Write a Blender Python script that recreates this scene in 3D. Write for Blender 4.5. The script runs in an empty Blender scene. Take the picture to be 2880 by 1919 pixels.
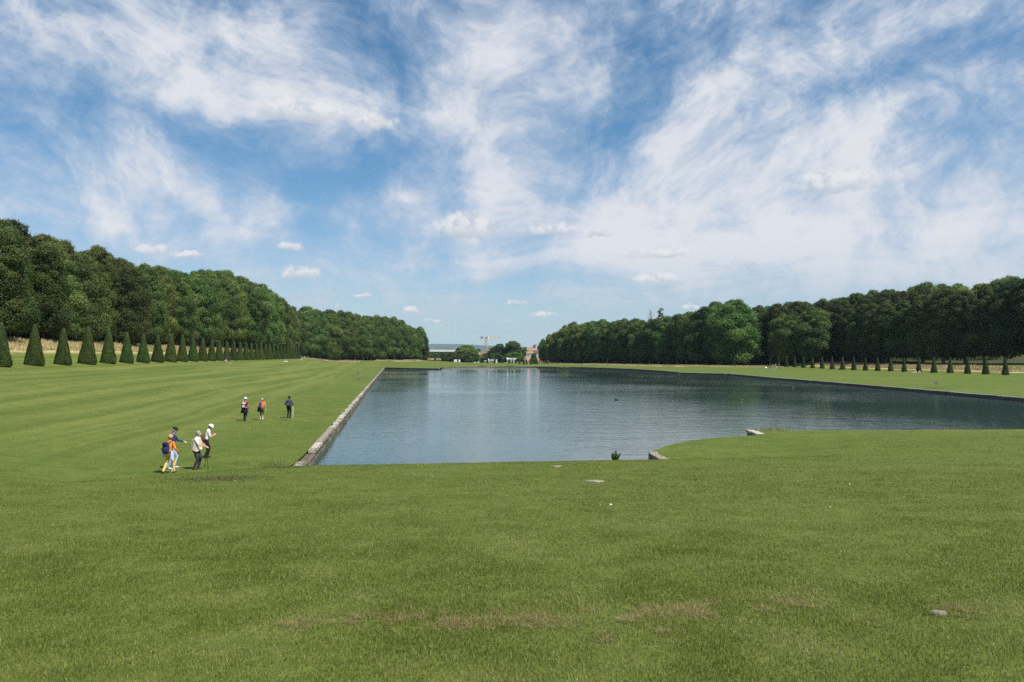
import bpy, bmesh, math, random
import numpy as np
from mathutils import Vector, Matrix, Euler
from mathutils.geometry import delaunay_2d_cdt
from mathutils.kdtree import KDTree

R = math.radians
RNG = np.random.default_rng(11)
random.seed(5)
scene = bpy.context.scene
col = scene.collection

# ------------------------------------------------------------------ camera
F, CX, CY = 2100.0, 1440.0, 959.5          # focal length in photo pixels, picture centre
HORIZON = 1001.8
cam_data = bpy.data.cameras.new('camera')
cam = bpy.data.objects.new('camera', cam_data)
col.objects.link(cam)
cam_data.sensor_width = 36.0
cam_data.lens = 36.0 * F / 2880.0
cam_data.clip_start, cam_data.clip_end = 0.1, 40000
CAMZ = 5.2
pitch = math.atan((HORIZON - CY) / F)
CM = Matrix.Rotation(math.pi / 2 + pitch, 4, 'X') @ Matrix.Rotation(R(0.15), 4, 'Z')
cam.matrix_world = Matrix.Translation((0, 0, CAMZ)) @ CM
scene.camera = cam

# ------------------------------------------------------------------ sun, sky, exposure
SUN_EL = R(59)
SUN_AZ = R(128)                              # from +Y towards +X: right and a little behind
sun_dir = Vector((math.sin(SUN_AZ) * math.cos(SUN_EL), math.cos(SUN_AZ) * math.cos(SUN_EL), math.sin(SUN_EL)))
sl = bpy.data.lights.new('sun', 'SUN')
sl.energy, sl.angle, sl.color = 4.7, R(0.53), (1.0, 0.95, 0.87)
so = bpy.data.objects.new('sun', sl)
col.objects.link(so)
so.rotation_euler = (-sun_dir).to_track_quat('-Z', 'Y').to_euler()
so.location = (60, -40, 120)

scene.view_settings.view_transform = 'Standard'
scene.view_settings.look = 'None'
scene.view_settings.exposure = 0.62
scene.view_settings.gamma = 1.0
scene.cycles.max_bounces = 5
scene.cycles.diffuse_bounces = 2
scene.cycles.glossy_bounces = 3
scene.cycles.transmission_bounces = 3
scene.cycles.volume_bounces = 0
scene.cycles.transparent_max_bounces = 4
scene.cycles.use_denoising = False
scene.cycles.use_adaptive_sampling = True
scene.cycles.adaptive_threshold = 0.01


class NT:
    """small helper around a node tree"""
    def __init__(self, tree):
        self.t = tree
        tree.nodes.clear()

    def n(self, typ, **kw):
        nd = self.t.nodes.new(typ)
        for k, v in kw.items():
            if k.startswith('_'):
                nd.inputs[k[1:].replace('_', ' ')].default_value = v
            else:
                setattr(nd, k, v)
        return nd

    def l(self, a, b):
        self.t.links.new(a, b)

    def math(self, op, a, b=None, c=None, clamp=False):
        nd = self.t.nodes.new('ShaderNodeMath')
        nd.operation = op
        nd.use_clamp = clamp
        for i, v in enumerate((a, b, c)):
            if v is None:
                continue
            if hasattr(v, 'is_linked'):
                self.l(v, nd.inputs[i])
            else:
                nd.inputs[i].default_value = v
        return nd.outputs[0]

    def vmath(self, op, a, b=None, scale=None):
        nd = self.t.nodes.new('ShaderNodeVectorMath')
        nd.operation = op
        for i, v in enumerate((a, b)):
            if v is None:
                continue
            if hasattr(v, 'is_linked'):
                self.l(v, nd.inputs[i])
            else:
                nd.inputs[i].default_value = v
        if scale is not None:
            nd.inputs['Scale'].default_value = scale
        return nd.outputs[0] if op not in ('DOT_PRODUCT', 'LENGTH', 'DISTANCE') else nd.outputs['Value']

    def smooth(self, v, lo, hi, a=0.0, b=1.0):
        nd = self.t.nodes.new('ShaderNodeMapRange')
        nd.interpolation_type = 'SMOOTHSTEP'
        self.l(v, nd.inputs['Value'])
        nd.inputs['From Min'].default_value = lo
        nd.inputs['From Max'].default_value = hi
        nd.inputs['To Min'].default_value = a
        nd.inputs['To Max'].default_value = b
        return nd.outputs['Result']

    def noise(self, vec, scale, detail=4.0, rough=0.55, dist=0.0, dims='3D'):
        dims = '2D' if self.t == world.node_tree else dims
        nd = self.t.nodes.new('ShaderNodeTexNoise')
        nd.noise_dimensions = dims
        if vec is not None:
            self.l(vec, nd.inputs['Vector'])
        nd.inputs['Scale'].default_value = scale
        nd.inputs['Detail'].default_value = detail
        nd.inputs['Roughness'].default_value = rough
        nd.inputs['Distortion'].default_value = dist
        return nd

    def mix(self, fac, a, b):
        nd = self.t.nodes.new('ShaderNodeMix')
        nd.data_type = 'RGBA'
        for key, v in (('Factor', fac), ('A', a), ('B', b)):
            sock = [s for s in nd.inputs if s.name == key and (s.type == 'RGBA' or key == 'Factor')]
            sock = sock[0]
            if hasattr(v, 'is_linked'):
                self.l(v, sock)
            elif key == 'Factor':
                sock.default_value = v
            else:
                sock.default_value = (*v, 1.0) if len(v) == 3 else v
        return [o for o in nd.outputs if o.type == 'RGBA'][0]


def px_az(x):
    return math.atan((x - CX) / F)


def px_el(x, y):
    u, v = (x - CX) / F, (HORIZON - y) / F
    return math.atan(v / math.sqrt(1 + u * u))


# cirrus: bright banks and blue gaps as (x, y, rx, ry, angle, weight)
BANKS = [
    (330, 110, 430, 130, 0, .55), (780, 90, 190, 95, 0, .75), (480, 210, 330, 130, 10, .45), (640, 280, 330, 80, 0, .45),
    (830, 320, 300, 62, 4, .75), (470, 470, 260, 80, 28, .65), (170, 500, 260, 60, 10, .4), (330, 590, 380, 60, 10, .5),
    (790, 600, 100, 70, 40, .5), (670, 630, 80, 36, 20, .45), (1190, 520, 70, 70, 0, .5), (1130, 580, 130, 34, -20, .5),
    (1250, 210, 260, 120, 10, .4), (1470, 250, 300, 120, -10, .6), (1470, 90, 200, 90, 20, .6), (1290, 370, 280, 50, 14, .35),
    (1500, 430, 170, 80, 20, .4), (1410, 490, 90, 60, 0, .5), (1350, 590, 170, 80, 0, .45),
    (1930, 330, 380, 110, -48, .65), (1750, 480, 360, 110, -18, .55), (2240, 190, 190, 120, -30, .75), (2520, 130, 360, 95, -24, .7),
    (2450, 370, 460, 85, -18, .55), (2180, 490, 520, 100, -8, .55), (2620, 560, 420, 100, -8, .5), (2000, 640, 650, 110, -4, .6),
    (1650, 690, 450, 110, 0, .35), (2500, 730, 560, 110, 0, .75), (1700, 800, 700, 70, 0, .3), (500, 680, 600, 50, 8, .3),
    (120, 210, 150, 60, 18, -.6), (240, 330, 190, 60, 12, -.5), (800, 490, 260, 75, 4, -.75), (980, 560, 170, 60, 0, -.5),
    (1010, 160, 170, 110, 30, -.65), (960, 60, 120, 60, 0, -.5), (1720, 330, 110, 170, 25, -.85), (1960, 110, 330, 85, 0, -.75),
    (2180, 310, 250, 45, -10, -.6), (2740, 230, 200, 70, -24, -.5), (1060, 680, 230, 80, 0, -.5), (1080, 770, 220, 60, 0, -.35),
    (1620, 562, 130, 22, 0, -.4), (2090, 640, 120, 26, -6, -.45), (2500, 605, 240, 17, -6, -.4), (2740, 730, 150, 16, -3, -.5),
    (1470, 410, 70, 45, 0, -.5), (1150, 420, 160, 60, -20, -.35), (1560, 790, 170, 26, 0, -.35), (60, 420, 120, 60, 0, -.35),
    (2700, 330, 260, 30, -18, -.3), (640, 200, 160, 26, 20, -.25), (1880, 760, 420, 14, -3, -.25),
]
CUMULUS = [
    (1310, 642, 118, 44), (2380, 508, 170, 42), (2300, 520, 120, 22), (852, 770, 72, 24), (815, 697, 44, 14), (425, 706, 58, 20), (535, 720, 62, 14),
    (1156, 874, 44, 15), (1210, 904, 30, 7), (1456, 850, 40, 10), (1530, 885, 48, 10), (1840, 713, 112, 20),
    (1840, 783, 78, 20), (1682, 655, 44, 14), (1545, 645, 105, 26), (1940, 863, 30, 12), (950, 858, 24, 9), (1020, 832, 30, 7),
    (860, 312, 170, 40), (1060, 345, 90, 24),
]

world = bpy.data.worlds.new('World')
scene.world = world
world.use_nodes = True
w = NT(world.node_tree)
tc = w.n('ShaderNodeTexCoord')
sep = w.n('ShaderNodeSeparateXYZ')
w.l(tc.outputs['Generated'], sep.inputs[0])
dx, dy, dz = sep.outputs
az = w.math('ARCTAN2', dx, dy)
hyp = w.math('SQRT', w.math('ADD', w.math('MULTIPLY', dx, dx), w.math('MULTIPLY', dy, dy)))
el = w.math('ARCTAN2', dz, hyp)
comb = w.n('ShaderNodeCombineXYZ')
w.l(az, comb.inputs[0]); w.l(el, comb.inputs[1]); comb.inputs[2].default_value = 1.0
P0 = comb.outputs[0]
warp1 = w.noise(P0, 4.0, 1.5, .5)
wv = w.vmath('SUBTRACT', warp1.outputs['Color'], (.5, .5, .5))
P1 = w.vmath('ADD', P0, w.vmath('MULTIPLY', wv, (.13, .09, 0)))
warp2 = w.noise(P1, 26.0, 3, .6)
wv2 = w.vmath('SUBTRACT', warp2.outputs['Color'], (.5, .5, .5))
P2 = w.vmath('ADD', P1, w.vmath('MULTIPLY', wv2, (.030, .020, 0)))


def ellipse(vec, x, y, rx, ry, ang):
    """1 at the centre of an ellipse on the sky, 0 at its rim; also the local height"""
    ca = math.cos(px_az(x))
    sx, sy = rx / F * ca * ca, ry / F * ca
    c, s_ = math.cos(-R(ang)), math.sin(-R(ang))
    x0, y0 = px_az(x), px_el(x, y)
    ax = (c / sx, s_ / sx); ay = (-s_ / sy, c / sy)
    lx = w.vmath('DOT_PRODUCT', vec, (ax[0], ax[1], -(ax[0] * x0 + ax[1] * y0)))
    ly = w.vmath('DOT_PRODUCT', vec, (ay[0], ay[1], -(ay[0] * x0 + ay[1] * y0)))
    r2 = w.math('MULTIPLY_ADD', lx, lx, w.math('MULTIPLY', ly, ly))
    return ly, w.math('SUBTRACT', 1.0, r2, clamp=True)


# the banks are summed on a coarse grid of azimuth and elevation and rebuilt from a few curves
AZ_R, EL_LO, EL_HI, RANK = .95, -.06, .80, 12
ga = np.linspace(-AZ_R, AZ_R, 61)
ge = np.linspace(EL_LO, EL_HI, 45)
GA, GE = np.meshgrid(ga, ge)
BANKMAP = np.zeros_like(GA)
for (x, y, rx, ry, a, wt) in BANKS:
    ca = math.cos(px_az(x))
    sx, sy = 1.4 * rx / F * ca * ca, 1.4 * ry / F * ca
    c, s_ = math.cos(R(-a)), math.sin(R(-a))
    ux, uy = GA - px_az(x), GE - px_el(x, y)
    BANKMAP += wt * np.exp(-2.0 * (((ux * c + uy * s_) / sx) ** 2 + ((-ux * s_ + uy * c) / sy) ** 2))
BANKMAP *= np.clip((AZ_R - np.abs(GA)) / .12, 0, 1) * np.clip((EL_HI - GE) / .15, 0, 1) * np.clip((GE - EL_LO) / .04, 0, 1)
SU, SS, SV = np.linalg.svd(BANKMAP, full_matrices=False)


def curve_node(vec, rows):
    nd = w.n('ShaderNodeVectorCurve')
    nd.mapping.use_clip = False
    for ch in range(3):
        cv = nd.mapping.curves[ch]
        n_ = len(rows[ch])
        xs = np.linspace(-1, 1, n_)
        while len(cv.points) < n_:
            cv.points.new(0, 0)
        for k_ in range(n_):
            cv.points[k_].location = (float(xs[k_]), float(rows[ch][k_]))
            cv.points[k_].handle_type = 'AUTO'
    nd.mapping.update()
    w.l(vec, nd.inputs['Vector'])
    return nd.outputs[0]


sp2 = w.n('ShaderNodeSeparateXYZ'); w.l(P2, sp2.inputs[0])
def tri(v):
    c_ = w.n('ShaderNodeCombineXYZ')
    for i_ in range(3):
        w.l(v, c_.inputs[i_])
    return c_.outputs[0]
van = tri(w.math('DIVIDE', sp2.outputs[0], AZ_R))
ven = tri(w.math('MULTIPLY_ADD', sp2.outputs[1], 2 / (EL_HI - EL_LO), -(EL_HI + EL_LO) / (EL_HI - EL_LO)))
acc = None
for k in range(0, RANK, 3):
    q = np.sqrt(SS[k:k + 3])
    fa = curve_node(van, [SV[k + i] * q[i] for i in range(3)])
    fe = curve_node(ven, [SU[:, k + i] * q[i] for i in range(3)])
    dp = w.vmath('DOT_PRODUCT', fa, fe)
    acc = dp if acc is None else w.math('ADD', acc, dp)
# fibrous detail: noise stretched along the streaks, which slope down on the left and up on the right
def streaks(ang, sx, sy, scale, rough):
    c, s_ = math.cos(R(ang)), math.sin(R(ang))
    cc = w.n('ShaderNodeCombineXYZ')
    w.l(w.vmath('DOT_PRODUCT', P1, (c * sx, s_ * sx, .3)), cc.inputs[0])
    w.l(w.vmath('DOT_PRODUCT', P1, (-s_ * sy, c * sy, .7)), cc.inputs[1])
    return w.noise(cc.outputs[0], scale, 8, rough, .12).outputs['Fac']


fibL = streaks(-17, 1.0, 2.1, 8.0, .67)
fibR = streaks(22, 1.0, 2.2, 8.0, .67)
kk = w.smooth(az, -.25, .22)
fib = w.math('ADD', fibL, w.math('MULTIPLY', kk, w.math('SUBTRACT', fibR, fibL)))
flatw = w.smooth(el, .05, .26)
fibH = streaks(2, 1.0, 6.5, 5.0, .60)
fib = w.math('ADD', fibH, w.math('MULTIPLY', flatw, w.math('SUBTRACT', fib, fibH)))
soft = w.noise(P2, 11.0, 7, .62).outputs['Fac']
dens = w.math('MULTIPLY_ADD', acc, .80, w.smooth(el, .02, .30, .95, .70))
dens = w.math('MULTIPLY_ADD', w.math('SUBTRACT', fib, .5), 2.1, dens)
dens = w.math('MULTIPLY_ADD', w.math('SUBTRACT', soft, .5), 2.3, dens)
cir = w.smooth(dens, -.15, 1.9)
thick = w.smooth(dens, .6, 1.9)
# small fair-weather cumulus
bil = w.noise(P0, 62.0, 4, .62).outputs['Fac']
bil2 = w.noise(P1, 19.0, 3, .6).outputs['Fac']
cacc, sacc = None, None
wv3 = w.vmath('SUBTRACT', w.noise(P0, 60.0, 3, .6).outputs['Color'], (.5, .5, .5))
P3 = w.vmath('ADD', P0, w.vmath('MULTIPLY', wv3, (.02, .010, 0)))
for (x, y, rx, ry) in CUMULUS:
    ly, g = ellipse(P3, x, y, rx * 1.1, ry * 1.2, 0)
    g = w.math('MULTIPLY', g, w.math('MULTIPLY_ADD', ly, 4.0, 2.6, clamp=True))     # flat cloud base
    cacc = g if cacc is None else w.math('MAXIMUM', cacc, g)
    sh_ = w.math('MULTIPLY', g, w.math('MULTIPLY_ADD', ly, 1.6, .75, clamp=True))   # lit top, grey base
    sacc = sh_ if sacc is None else w.math('MAXIMUM', sacc, sh_)
sacc = w.math('DIVIDE', sacc, w.math('MAXIMUM', cacc, .02))
cd = w.math('MULTIPLY_ADD', w.math('SUBTRACT', bil, .5), 1.6, cacc)
cd = w.math('MULTIPLY_ADD', w.math('SUBTRACT', bil2, .5), 1.5, cd)
cum = w.math('MULTIPLY', w.smooth(cd, .10, 1.05), w.smooth(cacc, .0, .2))
cum = w.math('MULTIPLY', cum, .9)

sky = w.n('ShaderNodeTexSky', sky_type='NISHITA')
sky.sun_disc = False
sky.sun_elevation, sky.sun_rotation = SUN_EL, SUN_AZ
sky.altitude = 100
sky.air_density, sky.dust_density, sky.ozone_density = 1.0, .5, 1.2
SKYS = 0.074
CL = .61
# the clear sky, then cirrus, then cumulus; colours are divided by the background strength
K = CL / SKYS
skyc = w.n('ShaderNodeMix', data_type='RGBA', blend_type='MULTIPLY')
skyc.inputs['Factor'].default_value = 1.0
w.l(sky.outputs[0], skyc.inputs[6])
w.l(w.mix(w.smooth(el, .0, .34), (.78, .90, 1.02), (.56, .90, 1.04)), skyc.inputs[7])
cirrus_col = w.mix(thick, (.54 * K, .64 * K, .79 * K), (.80 * K, .82 * K, .87 * K))
low = w.smooth(el, .0, .16)
cirrus_col = w.mix(low, (.44 * K, .585 * K, .69 * K), cirrus_col)
cir = w.math('MAXIMUM', cir, w.smooth(el, .0, .11, .62, 0.0))
c1 = w.mix(cir, skyc.outputs[2], cirrus_col)
cumcol = w.mix(w.math('MULTIPLY', sacc, w.smooth(bil, .25, .6)), (.56 * K, .62 * K, .70 * K), (.86 * K, .87 * K, .90 * K))
c2 = w.mix(cum, c1, cumcol)
bg = w.n('ShaderNodeBackground')
w.l(c2, bg.inputs['Color'])
bg.inputs['Strength'].default_value = SKYS
wo = w.n('ShaderNodeOutputWorld')
w.l(bg.outputs[0], wo.inputs['Surface'])
world.cycles.sampling_method = 'MANUAL'
world.cycles.sample_map_resolution = 512

# ------------------------------------------------------------------ pixel <-> place
CM3 = np.array(CM.to_3x3())


def ray(x, y):
    return CM3 @ np.array([(x - CX) / F, -(y - CY) / F, -1.0])


def pg(x, y, z):
    """point where the sight line of a photo pixel meets the level z"""
    d = ray(x, y)
    t = (z - CAMZ) / d[2]
    return np.array([d[0] * t, d[1] * t, z])


def pd(x, y, D):
    """point on the sight line of a photo pixel, D metres ahead"""
    d = ray(x, y)
    t = D / d[1]
    return np.array([d[0] * t, D, CAMZ + d[2] * t])


def to_px(p):
    q = CM3.T @ (np.asarray(p, float) - np.array([0, 0, CAMZ]))
    return CX + F * q[0] / -q[2], CY - F * q[1] / -q[2]


# ------------------------------------------------------------------ terrain height
AX = np.array([-.1428, .9898])               # direction of the basin's long axis
LA = np.array([.9898, .1428])                # across it, to the right


def ls(X, Y):
    return X * LA[0] + Y * LA[1], X * AX[0] + Y * AX[1]


def xy(l, s):
    return l * LA[0] + s * AX[0], l * LA[1] + s * AX[1]


def sstep(v, a, b):
    t = np.clip((v - a) / (b - a), 0, 1)
    return t * t * (3 - 2 * t)


def height(X, Y):
    X = np.asarray(X, float); Y = np.asarray(Y, float)
    l, s = ls(X, Y)
    # bank the photographer stands on
    t = sstep(l, -11, -3.5)
    sc = 20.5 + 7.2 * t
    run = 9.0 - 4.0 * t + 8.0 * sstep(-l, 10.5, 17) + 11.0 * sstep(l, 16, 25)
    top = 3.55 - .085 * np.clip(s, -25, 1e9)
    zc = 3.55 - .085 * sc
    k = np.clip((s - sc) / run, 0, 1)
    fall = zc + (0.5 - zc) * (k * k * (3 - 2 * k) * .5 + k * .5)
    fore = np.where(s < sc, top, fall) - .5
    # bank to the left with the clipped cones, then the meadow and the wood
    bl = np.interp(-l, [12, 16, 28, 40, 44, 50, 58, 75, 160, 400], [0, .25, 1.8, 3.5, 4.1, 5.3, 6.9, 8, 13, 20])
    bl = bl * (1 - .55 * sstep(s, 300, 440))
    # far end and right-hand bank
    fb = 2.0 * sstep(s, 385, 500) * (1 - sstep(l, 0, 50)) * (1 - sstep(s, 560, 700))
    br = np.interp(l, [158, 166, 178, 200, 260, 420], [0, .5, 2.1, 3.0, 7.5, 16]) * (1 - .8 * sstep(s, 330, 430))
    br = br + 0.7 * sstep(l, 95, 125) * sstep(s, 240, 320)
    h = (np.maximum(fore, 0) ** 4 + bl ** 4 + fb ** 4 + br ** 4) ** .25
    drop = -9.0 * sstep(s, 525, 760) * (1 - sstep(np.abs(l - 20), 260, 420)) - 22 * sstep(s, 760, 2600)
    h = h + drop
    # soft undulation
    h = h + .02 * np.sin(X * .31 + 1.3) * np.sin(Y * .27) * sstep(np.hypot(X, Y), 3, 12) * (1 - sstep(s, 18, 26))
    return .5 + h


def hz(x, y):
    return float(height(x, y))


def pt(x, y):
    """where the sight line of a photo pixel meets the ground"""
    d = ray(x, y)
    D = np.geomspace(2.0, 4000, 4000)
    t = D / d[1]
    X, Z = d[0] * t, CAMZ + d[2] * t
    g = height(X, D)
    i = int(np.argmax(Z < g))
    if i == 0:
        i = 1
    a, b = D[i - 1], D[i]
    for _ in range(30):
        m = .5 * (a + b)
        tt = m / d[1]
        if CAMZ + d[2] * tt < hz(d[0] * tt, m):
            b = m
        else:
            a = m
    tt = b / d[1]
    return np.array([d[0] * tt, b, hz(d[0] * tt, b)])


# ------------------------------------------------------------------ object helpers
def tag(o, label=None, cat=None, group=None, kind=None):
    if label: o['label'] = label
    if cat: o['category'] = cat
    if group: o['group'] = group
    if kind: o['kind'] = kind
    return o


def empty(name, loc, rz=0.0, sc=1.0):
    o = bpy.data.objects.new(name, None)
    o.empty_display_size = .2
    o.location = loc
    o.rotation_euler = (0, 0, rz)
    o.scale = (sc, sc, sc) if not hasattr(sc, '__len__') else sc
    col.objects.link(o)
    return o


def link(name, me, parent=None, loc=None, rz=None, sc=None):
    o = bpy.data.objects.new(name, me)
    col.objects.link(o)
    if parent is not None: o.parent = parent
    if loc is not None: o.location = loc
    if rz is not None: o.rotation_euler = (0, 0, rz) if not hasattr(rz, '__len__') else rz
    if sc is not None: o.scale = (sc, sc, sc) if not hasattr(sc, '__len__') else sc
    return o


def mesh_np(name, V, loops, counts, mats, midx=None, smooth=False, attrs=None):
    V = np.asarray(V, np.float32)
    loops = np.asarray(loops, np.int32).ravel()
    counts = np.asarray(counts, np.int32)
    me = bpy.data.meshes.new(name)
    me.vertices.add(len(V))
    me.vertices.foreach_set('co', V.ravel())
    me.loops.add(len(loops))
    me.loops.foreach_set('vertex_index', loops)
    me.polygons.add(len(counts))
    st = np.zeros(len(counts), np.int32)
    st[1:] = np.cumsum(counts)[:-1]
    me.polygons.foreach_set('loop_start', st)
    if midx is not None:
        me.polygons.foreach_set('material_index', np.asarray(midx, np.int32))
    me.polygons.foreach_set('use_smooth', np.full(len(counts), bool(smooth)))
    for m in (mats if isinstance(mats, (list, tuple)) else [mats]):
        me.materials.append(m)
    if attrs:
        for k, v in attrs.items():
            at = me.attributes.new(k, 'FLOAT', 'POINT')
            at.data.foreach_set('value', np.asarray(v, np.float32))
    me.update(calc_edges=True)
    return me


class MB:
    """collects simple solids into one mesh"""
    def __init__(self):
        self.v, self.f, self.m = [], [], []

    def add(self, vs, fs, m=0):
        b = len(self.v)
        self.v += [tuple(map(float, p)) for p in vs]
        self.f += [tuple(b + i for i in f) for f in fs]
        self.m += [m] * len(fs)

    def box(self, c, s, m=0, rot=None, taper=1.0):
        c = np.array(c, float)
        h = np.array(s, float) / 2
        P = []
        for sz in (-1, 1):
            k = taper if sz > 0 else 1.0
            for sx, sy in ((-1, -1), (1, -1), (1, 1), (-1, 1)):
                P.append(np.array([sx * h[0] * k, sy * h[1] * k, sz * h[2]]))
        if rot is not None:
            M = np.array(rot.to_3x3() if hasattr(rot, 'to_3x3') else rot)
            P = [M @ p for p in P]
        self.add([p + c for p in P], [(3, 2, 1, 0), (4, 5, 6, 7), (0, 1, 5, 4), (1, 2, 6, 5), (2, 3, 7, 6), (3, 0, 4, 7)], m)

    def tube(self, pts, rad, m=0, n=8, flat=None, cap=True, right=None):
        """swept tube through pts; rad is a number per point or (rx, ry) pairs"""
        pts = [np.array(p, float) for p in pts]
        N = len(pts)
        base = len(self.v)
        ref = np.array(right if right is not None else (1, 0, 0), float)
        for i, p in enumerate(pts):
            tg = pts[min(i + 1, N - 1)] - pts[max(i - 1, 0)]
            tg = tg / (np.linalg.norm(tg) + 1e-9)
            r = ref - tg * ref.dot(tg)
            if np.linalg.norm(r) < 1e-3:
                r = np.array((0, 1, 0.)) - tg * tg[1]
            r /= np.linalg.norm(r)
            q = np.cross(tg, r)
            rr = rad[i] if hasattr(rad, '__len__') else rad
            rx, ry = (rr if hasattr(rr, '__len__') else (rr, rr))
            for k in range(n):
                a = 2 * math.pi * k / n
                self.v.append(tuple(p + r * rx * math.cos(a) + q * ry * math.sin(a)))
        for i in range(N - 1):
            for k in range(n):
                a, b = base + i * n + k, base + i * n + (k + 1) % n
                self.f.append((a, b, b + n, a + n)); self.m.append(m)
        if cap:
            self.f.append(tuple(base + k for k in range(n))[::-1]); self.m.append(m)
            self.f.append(tuple(base + (N - 1) * n + k for k in range(n))); self.m.append(m)

    def ball(self, c, r, m=0, n=10, k=7):
        r = r if hasattr(r, '__len__') else (r, r, r)
        pts, rad = [], []
        base = len(self.v)
        for i in range(1, k):
            t = math.pi * i / k
            for j in range(n):
                a = 2 * math.pi * j / n
                self.v.append((c[0] + r[0] * math.sin(t) * math.cos(a), c[1] + r[1] * math.sin(t) * math.sin(a), c[2] - r[2] * math.cos(t)))
        lo, hi = len(self.v), len(self.v) + 1
        self.v += [(c[0], c[1], c[2] - r[2]), (c[0], c[1], c[2] + r[2])]
        for i in range(k - 2):
            for j in range(n):
                a, b = base + i * n + j, base + i * n + (j + 1) % n
                self.f.append((a, b, b + n, a + n)); self.m.append(m)
        for j in range(n):
            a, b = base + j, base + (j + 1) % n
            self.f.append((b, a, lo)); self.m.append(m)
            a, b = base + (k - 2) * n + j, base + (k - 2) * n + (j + 1) % n
            self.f.append((a, b, hi)); self.m.append(m)

    def mesh(self, name, mats, smooth=False):
        loops = [i for f in self.f for i in f]
        return mesh_np(name, self.v, loops, [len(f) for f in self.f], mats, self.m, smooth)

    def build(self, name, mats, parent=None, smooth=False, **kw):
        return link(name, self.mesh(name, mats, smooth), parent, **kw)


ONES = ['', 'first', 'second', 'third', 'fourth', 'fifth', 'sixth', 'seventh', 'eighth', 'ninth', 'tenth', 'eleventh', 'twelfth',
        'thirteenth', 'fourteenth', 'fifteenth', 'sixteenth', 'seventeenth', 'eighteenth', 'nineteenth']
TENS = {2: ('twentieth', 'twenty'), 3: ('thirtieth', 'thirty'), 4: ('fortieth', 'forty'), 5: ('fiftieth', 'fifty'), 6: ('sixtieth', 'sixty')}


def nth(i):
    if i < 20:
        return ONES[i]
    t, o = divmod(i, 10)
    return TENS[t][0] if o == 0 else TENS[t][1] + '-' + ONES[o]


# ------------------------------------------------------------------ materials
def new_mat(name):
    m = bpy.data.materials.new(name)
    m.use_nodes = True
    return m, NT(m.node_tree)


def finish(m, t, colsock, rough=.7, spec=.3, bump=None, metal=0.0):
    b = t.n('ShaderNodeBsdfPrincipled')
    if hasattr(colsock, 'is_linked'):
        t.l(colsock, b.inputs['Base Color'])
    else:
        b.inputs['Base Color'].default_value = (*colsock, 1)
    if hasattr(rough, 'is_linked'):
        t.l(rough, b.inputs['Roughness'])
    else:
        b.inputs['Roughness'].default_value = rough
    b.inputs['Specular IOR Level'].default_value = spec
    b.inputs['Metallic'].default_value = metal
    if bump is not None:
        t.l(bump, b.inputs['Normal'])
    o = t.n('ShaderNodeOutputMaterial')
    t.l(b.outputs[0], o.inputs['Surface'])
    return b


def plain(name, c, rough=.7, var=.18, scale=6.0, spec=.3, bump=0.0, bscale=None, metal=0.0, c2=None):
    m, t = new_mat(name)
    tcn = t.n('ShaderNodeTexCoord')
    nz = t.noise(tcn.outputs['Object'], scale, 5, .6).outputs['Fac']
    lo = tuple(max(0, v * (1 - var)) for v in c)
    hi = c2 if c2 else tuple(v * (1 + var) for v in c)
    cs = t.mix(t.smooth(nz, .3, .7), lo, hi)
    bs = None
    if bump:
        bn = t.n('ShaderNodeBump')
        bn.inputs['Strength'].default_value = bump
        bn.inputs['Distance'].default_value = .03
        t.l(t.noise(tcn.outputs['Object'], bscale or scale * 3, 6, .65).outputs['Fac'], bn.inputs['Height'])
        bs = bn.outputs[0]
    finish(m, t, cs, rough, spec, bs, metal)
    return m


def leaf_mat(name, dark, light, trans=.28, objvar=.36):
    """leaf clumps: hue from a per-leaf number, the tree's own tint and soft patches"""
    m, t = new_mat(name)
    at = t.n('ShaderNodeAttribute', attribute_name='rnd')
    oi = t.n('ShaderNodeObjectInfo')
    c = t.mix(at.outputs['Fac'], dark, light)
    k = t.math('MULTIPLY_ADD', oi.outputs['Random'], objvar * 2, 1 - objvar)
    hs = t.n('ShaderNodeHueSaturation')
    hs.inputs['Saturation'].default_value = 1.0
    t.l(c, hs.inputs['Color'])
    t.l(k, hs.inputs['Value'])
    t.l(t.math('MULTIPLY_ADD', t.math('FRACT', t.math('MULTIPLY', oi.outputs['Random'], 7.3)), .055, .470), hs.inputs['Hue'])
    df = t.n('ShaderNodeBsdfPrincipled')
    df.inputs['Roughness'].default_value = .55
    df.inputs['Specular IOR Level'].default_value = .25
    t.l(hs.outputs[0], df.inputs['Base Color'])
    tr = t.n('ShaderNodeBsdfTranslucent')
    hs2 = t.n('ShaderNodeHueSaturation')
    hs2.inputs['Value'].default_value = 1.25
    t.l(hs.outputs[0], hs2.inputs['Color'])
    t.l(hs2.outputs[0], tr.inputs['Color'])
    mx = t.n('ShaderNodeMixShader')
    mx.inputs[0].default_value = trans
    t.l(df.outputs[0], mx.inputs[1]); t.l(tr.outputs[0], mx.inputs[2])
    o = t.n('ShaderNodeOutputMaterial')
    t.l(mx.outputs[0], o.inputs['Surface'])
    return m


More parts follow.
